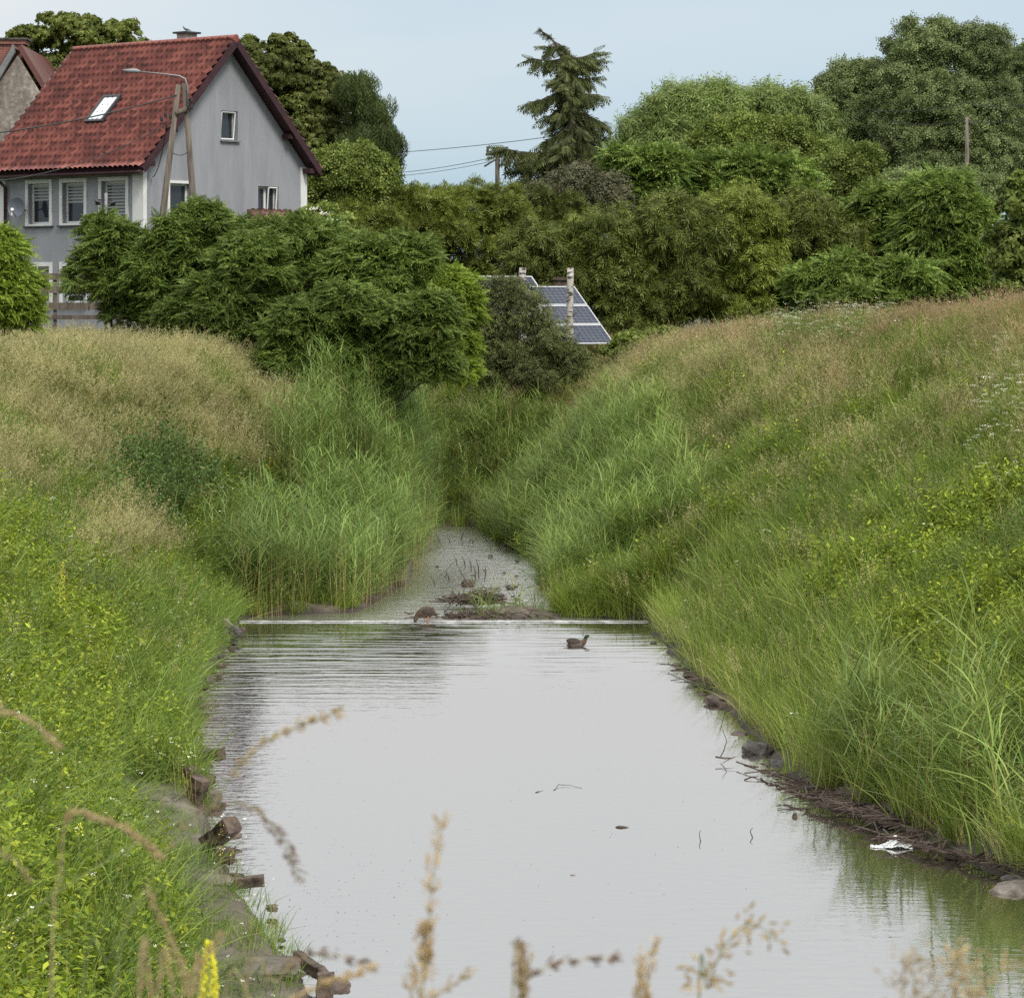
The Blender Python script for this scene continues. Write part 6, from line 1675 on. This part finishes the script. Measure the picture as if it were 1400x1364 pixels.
branch('branch', 'second reddish branch lying on the bar behind the long one', [(616, 842, yb + .6), (640, 843, yb + .5), (664, 835, yb + .6), (690, 842, yb + .5), (735, 840, yb + .7)], .030, twigs=4, seed=2)
branch('branch', 'black curved branch rising from the water left of the bar', [(608, 842, yb + .7), (610, 832, yb + .7), (616, 827, yb + .8), (624, 822, yb + .9), (630, 812, yb + 1)], .02, 'dark_stone', seed=3)
branch('branch', 'short upright black stick beside the curved branch', [(635, 850, yb + .3), (633, 838, yb + .4), (634, 828, yb + .4)], .022, 'dark_stone', seed=4)
branch('branch', 'pale branch half sunk in front of the driftwood heap', [(640, 850, yb), (690, 849, yb), (728, 846, yb + .2)], .03, twigs=3, seed=5)
branch('branch', 'black twigs at the right end of the weir', [(845, 846, yb), (860, 838, yb + .2), (872, 842, yb + .2), (888, 840, yb + .4)], .028, 'dark_stone', twigs=5, seed=6)
# heap of driftwood: twigs tangled into one thing
def heap(label, px, py, Y, wx, hz_, n, seed, mat='drift', slant=0.0):
    rg = np.random.default_rng(seed); o0 = W(px, py, Y); mb = MB()
    mb.tube([(q * wx, -q * wx * slant, .01 + .01 * math.sin(q * 9)) for q in np.linspace(-1.3, 1.3, 14)], .012, 5)
    for k in range(n):
        u_ = rg.normal(0, wx * .5); c = Vector((u_, -u_ * slant + rg.normal(0, .14), abs(rg.normal(0, hz_ * .28))))
        d = Vector((rg.normal(0, 1), rg.normal(0, .7), rg.normal(0, .14))).normalized() * rg.uniform(.08, .30)
        r_ = rg.uniform(.006, .020); mb.tube([c - d, c + Vector(rg.normal(0, .02, 3)), c + d], [r_, r_, r_ * .5], 5)
    o = mb.build('driftwood_heap', M[mat], None, o0); tag(o, label, 'driftwood'); return o
heap('dark tangled driftwood heap in the stream just above the bar', 652, 824, F * (CZ - .1) / (828 - HY), .62, .42, 300, 1)
heap('low reddish driftwood along the bar', 668, 846, yb + .2, 1.3, .22, 260, 2)
heap('twigs and dead stalks washed up along the right waterline', 1130, 1085, yz(1088, .05), .8, .10, 130, 3, slant=3.0)
heap('brown washed up stalks above the white plastic litter', 1180, 1112, yz(1118, .08), .7, .10, 100, 4, slant=2.6)
heap('thin washed up stalks right of the white plastic litter', 1290, 1162, yz(1168, .06), .7, .07, 70, 5, slant=2.0)
heap('dead stalks on the mud far up the right waterline', 975, 935, yz(940, .05), .5, .07, 50, 6, slant=5.0)
for i, (lb, pts) in enumerate([('thin dry reed stalk arching left over the stream', [(640, 800, 76), (622, 765, 76.3), (600, 790, 76)]),
                               ('black reed stump cluster far up the stream', [(632, 745, 88), (631, 735, 88), (633, 728, 88)]),
                               ('slanting dark reed stalk right of the driftwood heap', [(655, 815, 73), (668, 806, 73), (672, 800, 73)])]):
    branch('reed_stalk', lb, pts, .014, 'dark_stone', 'reed stalk', seed=20 + i)
# broken dark reed stalks standing in the stream
for i, (px, py, dx, h_) in enumerate([(650, 795, -3, 22), (655, 790, -4, 26), (662, 793, 1, 20), (645, 780, -5, 18), (637, 776, -6, 16), (625, 772, -4, 12), (615, 795, -6, 14), (606, 790, 5, 10), (596, 800, -8, 12), (628, 738, 6, 12), (616, 742, -6, 10), (640, 742, 3, 8), (647, 743, -3, 8), (668, 812, -12, 16), (603, 742, -9, 14)]):
    Y = F * (CZ - .05) / (py - HY); a = W(px, py + 2, Y); b = W(px + dx, py - h_, Y)
    mb = MB(); m_ = a.lerp(b, .6) + Vector((.03, 0, 0)); mb.tube([(0, 0, -.05), m_ - a, b - a], [.014, .016, .006], 5)
    o = mb.build('reed_stalk', M['dark_stone'], None, a); tag(o, 'one of the broken dark reed stalks standing in the stream above the weir', 'reed stalk', 'broken reed stalks in the stream')

# white plastic litter
def litter():
    Y = yz(1156, .02); rg = np.random.default_rng(3); c0 = W(1218, 1156, Y); c0.z = .0
    nx, ny = 30, 14; V = []
    for j in range(ny):
        for i in range(nx):
            u, v = i / (nx - 1) * 2 - 1, j / (ny - 1) * 2 - 1
            x = u * .26; y = v * .16
            h_ = .13 * math.exp(-((u - .25) / .42) ** 2 - (v / .8) ** 2) + .022 * math.sin(u * 9 + v * 5) * math.cos(v * 8) + .006 * rg.normal() + .012
            w_ = (1 - .75 * max(0, -u) ** .7)
            V.append((x, y * w_, max(h_, .006)))
    fs = [(j * nx + i, j * nx + i + 1, (j + 1) * nx + i + 1, (j + 1) * nx + i) for j in range(ny - 1) for i in range(nx - 1)]
    mb = MB(); mb.add(V, fs); o = mb.build('plastic_litter', plain('white_plastic', (.60, .62, .62), (.80, .81, .80), 14, .35), None, c0)
    tag(o, 'crumpled white plastic bag lying in the water at the right shore', 'litter')
    sm = o.modifiers.new('t', 'SOLIDIFY'); sm.thickness = .004
litter()
# small things afloat
for i, (lb, pts, r_) in enumerate([('bent twig afloat in the middle of the pond', [(757, 1080, yz(1080, .005)), (764, 1072, yz(1074, .01)), (778, 1073, yz(1074, .01)), (796, 1077, yz(1077, .005))], .006),
                                   ('short twig afloat at the left of the bent one', [(733, 1083, yz(1083, .005)), (742, 1080, yz(1080, .005))], .008),
                                   ('crooked twig standing out of the water near the right reflections', [(985, 1034, yz(1040, .0)), (994, 1014, yz(1040, 0)), (988, 996, yz(1040, 0))], .009),
                                   ('tiny dark twig upright in the open water at the right', [(958, 1150, yz(1150, 0)), (956, 1140, yz(1150, 0)), (958, 1134, yz(1150, 0))], .007),
                                   ('small dark twig afloat before the right reed reflections', [(1028, 1145, yz(1145, 0)), (1026, 1136, yz(1145, 0)), (1029, 1131, yz(1145, 0))], .008),
                                   ('long thin twig standing in the water behind the duck', [(797, 870, yz(874, 0)), (797, 856, yz(874, 0))], .008)]):
    branch('twig', lb, pts, r_, 'dark_stone', 'twig', seed=40 + i)
rock('floating_leaf', 'dark leaf afloat right of the middle of the pond', 'leaf', 850, 1131, 16, 3, 0, 'drift', 90, dz=-.004)
rock('floating_leaf', 'pale scrap afloat near the lower right middle', 'leaf', 783, 1196, 8, 2, 0, 'stone', 91, dz=-.004)
rock('floating_leaf', 'orange scrap afloat among the right reflections', 'leaf', 1087, 1117, 7, 7, 0, 'duck_brown', 92, dz=-.004)
# specks of pollen and midges on the surface
mb = MB(); rg = np.random.default_rng(8)
for k in range(260):
    px, py = (rg.normal(470, 60), rg.normal(1235, 50)) if k < 150 else (rg.uniform(350, 1050), rg.uniform(950, 1355))
    if py < 900 or px < 300 + max(0, (py - 1150) * .6): continue
    Y = yz(py, 0); x = (px - 700) / F * Y; r_ = rg.uniform(.004, .011); a0 = rg.uniform(0, 3)
    mb.add([(x + r_ * math.cos(a0 + q * 1.047), Y + r_ * math.sin(a0 + q * 1.047), .003) for q in range(6)], [(0, 1, 2, 3, 4, 5)])
o = mb.build('floating_specks', M['dark_stone']); tag(o, 'scattered dark specks floating on the open water', 'specks', kind='stuff')

# ------------------------------------------------------------------ foreground plants close to the camera
LV['purple'] = leafy('purple_spikelets', (.09,.07,.055), (.155,.125,.09), (.225,.19,.14), 2, 1.0, .2)
LV['gold'] = leafy('gold_spikelets', (.183,.158,.088), (.268,.242,.144), (.352,.333,.208), 2, 1.0, .25)
M['gstem'] = plain('fresh_stem', (.16, .20, .07), (.24, .27, .11), 4, .6)
M['sstem'] = plain('straw_stem', (.32, .25, .13), (.42, .34, .19), 4, .7)
def cat_pts(P, n):
    out = []
    for i in range(len(P) - 1):
        p0, p1, p2, p3 = P[max(i - 1, 0)], P[i], P[i + 1], P[min(i + 2, len(P) - 1)]
        for k in range(n):
            t = k / n
            out.append(.5 * ((2 * p1) + (p2 - p0) * t + (2 * p0 - 5 * p1 + 4 * p2 - p3) * t * t + (-p0 + 3 * p1 - 3 * p2 + p3) * t ** 3))
    out.append(P[-1]); return out
def fg_stem(label, pts, Y, mat, head, hm, spread=.004, sp=.009, n=60, stem_r=.0011, bunch=None, side=0.0, seed=0, thick=1.0):
    """grass stem from the ground through pixel points; seeds over the last `head` share; bunch: tufted whorls"""
    rg = np.random.default_rng(seed)
    P = [W(px, py, Y + dy) for px, py, dy in pts]
    gz = float(height(P[0].x, P[0].y)); f0 = P[0]; foot = Vector((f0.x + (f0.x - P[1].x) * .3, f0.y + .0, gz - .02))
    P = [foot] + P
    C_ = cat_pts(P, 10); o0 = foot.copy()
    root = empty('grass_stem', o0); tag(root, label, 'grass stem', 'blurred grass stems in the foreground')
    mb = MB(); m_ = len(C_); mb.tube([c - o0 for c in C_], [stem_r * (1 - .6 * i / m_) for i in range(m_)], 6); mb.build('stalk', M[mat], root)
    acc = np.cumsum([0] + [(b - a).length for a, b in zip(C_[10:], C_[11:])]); tot = acc[-1]
    Ca = np.array([tuple(c) for c in C_[10:]])
    s_ = tot * (1 - head) + tot * head * rg.uniform(0, 1, n)
    if bunch: 
        ctr = np.linspace(.02, .98, bunch); s_ = tot * (1 - head) + tot * head * np.clip(rg.choice(ctr, n) + rg.normal(0, .018, n), 0, 1)
    c = np.stack([np.interp(s_, acc, Ca[:, k]) for k in range(3)], 1)
    tn = np.stack([np.interp(s_ + .01, acc, Ca[:, k]) - np.interp(s_ - .01, acc, Ca[:, k]) for k in range(3)], 1); tn = norm(tn)
    out_ = norm(rg.normal(0, 1, (n, 3)) * [1, 1, .6]); fac = rg.uniform(0, 1, n)
    d = norm(tn + out_ * (.45 + side))
    c = c + out_ * (spread * fac)[:, None] + d * (side * .012 * fac)[:, None]
    # plump spikelets: two crossed leaf quads each
    U1 = norm(np.cross(d, rg.normal(0, 1, (n, 3)))); U2_ = norm(np.cross(d, U1))
    L_ = sp * .88 * rg.uniform(.7, 1.3, n)
    v1, q1 = diamonds(c, d, U1, L_, L_ * .24 * thick, 0); v2, q2 = diamonds(c, d, U2_, L_, L_ * .24 * thick, 0)
    v = np.concatenate([v1, v2]) - np.array(tuple(o0)); q = np.concatenate([q1, q2 + len(v1)])
    mesh_obj('seed_head', fast_mesh('seed_head', v, [q], [LV[hm]]), root)
    return root
fg = [
 ('long pale green grass stem arching to a purple nodding seed head', [(-60, 1330, 0), (0, 1275, 0), (140, 1180, 0), (270, 1110, .02), (340, 1102, .03), (385, 1145, .04), (410, 1200, .05)], 3.6, 'gstem', .30, 'purple', 150, dict(side=.25, sp=.010, bunch=18)),
 ('thick golden grass head curving in from the left edge', [(-60, 968, 0), (0, 972, 0), (45, 988, 0), (80, 1020, 0)], 3.1, 'sstem', .75, 'gold', 240, dict(sp=.008, spread=.0035)),
 ('golden grass head drooping over the yellow flowers at the left', [(70, 1400, 0), (82, 1200, 0), (92, 1118, 0), (125, 1115, 0), (180, 1138, 0), (218, 1170, 0)], 3.3, 'sstem', .36, 'gold', 260, dict(sp=.008, spread=.0035)),
 ('loose reddish grass head pointing up right over the pond', [(150, 1420, 0), (230, 1200, 0), (300, 1085, 0), (340, 1032, 0), (390, 1000, 0), (460, 975, 0)], 3.5, 'gstem', .30, 'gold', 110, dict(side=.15, sp=.011, bunch=10)),
 ('upright grass spike standing alone in the middle of the pond view', [(578, 1400, 0), (583, 1330, 0), (588, 1250, 0), (592, 1190, 0), (605, 1122, 0)], 3.0, 'sstem', .80, 'gold', 300, dict(side=.30, sp=.009, bunch=12)),
 ('grass head leaning far right beside the alone standing spike', [(700, 1420, 0), (716, 1350, 0), (745, 1322, 0), (790, 1312, 0), (838, 1309, 0)], 3.2, 'sstem', .62, 'purple', 120, dict(side=.2, sp=.010, bunch=8)),
 ('short upright golden grass spike at the bottom middle', [(712, 1420, 0), (716, 1365, 0), (722, 1310, 0)], 3.1, 'sstem', .9, 'gold', 150, dict(sp=.009)),
 ('narrow upright grass spike right of the bottom middle', [(872, 1430, 0), (882, 1370, 0), (890, 1320, 0), (896, 1285, 0)], 3.2, 'sstem', .9, 'gold', 170, dict(sp=.009)),
 ('open oat like grass head nodding right over the lower pond', [(955, 1430, 0), (968, 1350, 0), (990, 1295, 0), (1025, 1262, 0), (1062, 1285, 0)], 3.3, 'gstem', .55, 'gold', 90, dict(side=.7, sp=.013, bunch=12, spread=.014, thick=1.3)),
 ('pale fluffy grass head at the bottom right', [(1230, 1450, 0), (1262, 1380, 0), (1290, 1335, 0), (1330, 1318, 0)], 2.9, 'sstem', .75, 'gold', 160, dict(side=.6, sp=.010, spread=.014)),
 ('pale fluffy grass head at the extreme bottom right', [(1300, 1450, 0), (1330, 1370, 0), (1365, 1330, 0), (1400, 1318, 0)], 2.9, 'sstem', .75, 'gold', 160, dict(side=.6, sp=.010, spread=.014)),
 ('reddish grass head bent over the red brown post', [(300, 1450, 0), (360, 1390, 0), (430, 1350, 0), (480, 1332, 0), (512, 1320, 0)], 3.2, 'sstem', .45, 'gold', 110, dict(sp=.010)),
 ('thin purple grass head above the red brown post', [(330, 1440, 0), (380, 1340, 0), (420, 1305, 0), (460, 1304, 0), (508, 1322, 0)], 3.4, 'sstem', .40, 'purple', 80, dict(side=.2, sp=.010, bunch=8)),
 ('dry grass stem crossing the yellow flower spike at the lower left', [(275, 1450, 0), (262, 1360, 0), (235, 1290, 0), (205, 1222, 0)], 3.0, 'sstem', .7, 'gold', 130, dict(sp=.008, spread=.003)),
 ('dry grass stem leaning left below the crossing one', [(190, 1420, 0), (208, 1364, 0), (222, 1310, 0), (226, 1290, 0)], 3.0, 'sstem', .8, 'gold', 90, dict(sp=.008, spread=.003)),
 ('faint grass stem leaning right beside the yellow flower spike', [(215, 1450, 0), (245, 1370, 0), (275, 1320, 0), (300, 1280, 0)], 2.9, 'sstem', .6, 'gold', 70, dict(sp=.008, spread=.003)),
 ('thin green grass stem slanting up through the lower left weeds', [(110, 1420, 0), (150, 1310, 0), (190, 1225, 0), (250, 1130, 0)], 3.3, 'gstem', .15, 'gold', 20, dict(sp=.007)),
 ('small golden grass head at the left edge under the curving one', [(-40, 1150, 0), (0, 1165, 0), (25, 1180, 0), (38, 1200, 0)], 3.2, 'sstem', .6, 'gold', 90, dict(sp=.007, spread=.003)),
 ('low loose grass head left of the alone standing spike', [(560, 1450, 0), (580, 1380, 0), (612, 1350, 0), (645, 1330, 0)], 3.1, 'sstem', .7, 'gold', 90, dict(side=.3, sp=.010)),
]
for i, (lb, pts, Y, ms, hd, hm, n_, kw) in enumerate(fg): fg_stem(lb, pts, Y, ms, hd, hm, n=n_, seed=300 + i, **kw)

def flower_spike(label, px, pt, pb, Y, w_px, n_, seed):
    rg = np.random.default_rng(seed); t = W(px, pt, Y); b = W(px - 1, pb, Y); gz = float(height(b.x, Y)); s = Y / F
    root = empty('flower_spike', (b.x, Y, gz)); tag(root, label, 'flower')
    L0 = t.z - b.z; zb = b.z - gz
    mb = MB(); mb.tube([(0, 0, -.02), (.01, 0, zb * .6), (0, 0, zb), (t.x - b.x, 0, t.z - gz)], [.004, .0035, .003, .0015], 7); mb.build('stalk', M['gstem'], root)
    P = []; D = []
    for k in range(n_):
        u = (k + .5) / n_; a = k * 2.4; r_ = w_px * s / 2 * (1 - u ** 2.2) * .9 + .001
        for q in range(5):
            aa = rg.uniform(0, 6.28); P.append((r_ * math.cos(a) * .8 + (t.x - b.x) * u, r_ * math.sin(a) * .8, zb + L0 * u)); D.append((math.cos(a) + .8 * math.cos(aa), math.sin(a) + .8 * math.sin(aa), .5 + rg.normal(0, .5)))
    P = np.array(P); D = norm(np.array(D)); n2_ = len(P); L_ = np.full(n2_, w_px * s * .20) * rg.uniform(.8, 1.2, n2_)
    v, q = diamonds(P, D, norm(rg.normal(0, 1, (n2_, 3))), L_, L_ * .8, .1)
    mesh_obj('blossoms', fast_mesh('blossoms', v, [q], [LV['yellow_fl']]), root)
    n3_ = 22; zz = rg.uniform(.15, 1, n3_) * zb; a = rg.uniform(0, 6.28, n3_)
    v, q = diamonds(np.stack([np.zeros(n3_), np.zeros(n3_), zz], 1), np.stack([np.cos(a), np.sin(a), np.full(n3_, .6)], 1), np.tile([0, 0, 1.], (n3_, 1)), np.full(n3_, .09), np.full(n3_, .018))
    mesh_obj('leaves', fast_mesh('leaves', v, [q], [LV['lush']]), root)
flower_spike('thick bright yellow flower spike at the bottom left', 286, 1288, 1400, 5.0, 28, 120, 1)
flower_spike('tall slender yellow flower spike standing in the left weeds', 86, 768, 838, 52.0, 9, 60, 2)
flower_spike('small yellow flower above the drooping golden grass head', 109, 1125, 1142, 30.0, 11, 14, 3)
flower_spike('small yellow flower left of the thick yellow spike', 230, 1304, 1324, 27.0, 11, 12, 4)

# broken stones of the old lining along both waterlines
rs = np.random.default_rng(77)
for i in range(26):
    y = 29.5 + i * 1.55 + rs.uniform(-.4, .4)
    x = float(np.interp(y, LY, LX)) + rs.uniform(-.12, .16)
    pxx, pyy = prj(x, y, .1); w_ = rs.uniform(.09, .30) * F / y
    rock('stone', 'one of the rough stones of the broken lining along the left waterline', 'stone', pxx, pyy, w_, w_ * rs.uniform(.3, .5), .06, ['mud', 'dark_stone', 'wet_wood'][rs.integers(0, 3)], 400 + i, 'stones along the left waterline', dz=rs.uniform(-.03, .05), sharp=1.4, rz=rs.uniform(0, 3), Yf=y)
for i in range(26):
    y = 30.5 + i * 1.45 + rs.uniform(-.5, .5)
    x = float(np.interp(y, RY, RX)) + rs.uniform(-.22, .06)
    pxx, pyy = prj(x, y, .05); w_ = rs.uniform(.12, .40) * F / y
    rock('stone', 'one of the wet brown stones lying along the right waterline', 'stone', pxx, pyy, w_, w_ * rs.uniform(.22, .4), .0, ['mud', 'dark_stone', 'mud'][rs.integers(0, 3)], 500 + i, 'stones along the right waterline', dz=rs.uniform(-.04, .02), sharp=1.3, rz=rs.uniform(0, 3), Yf=y)
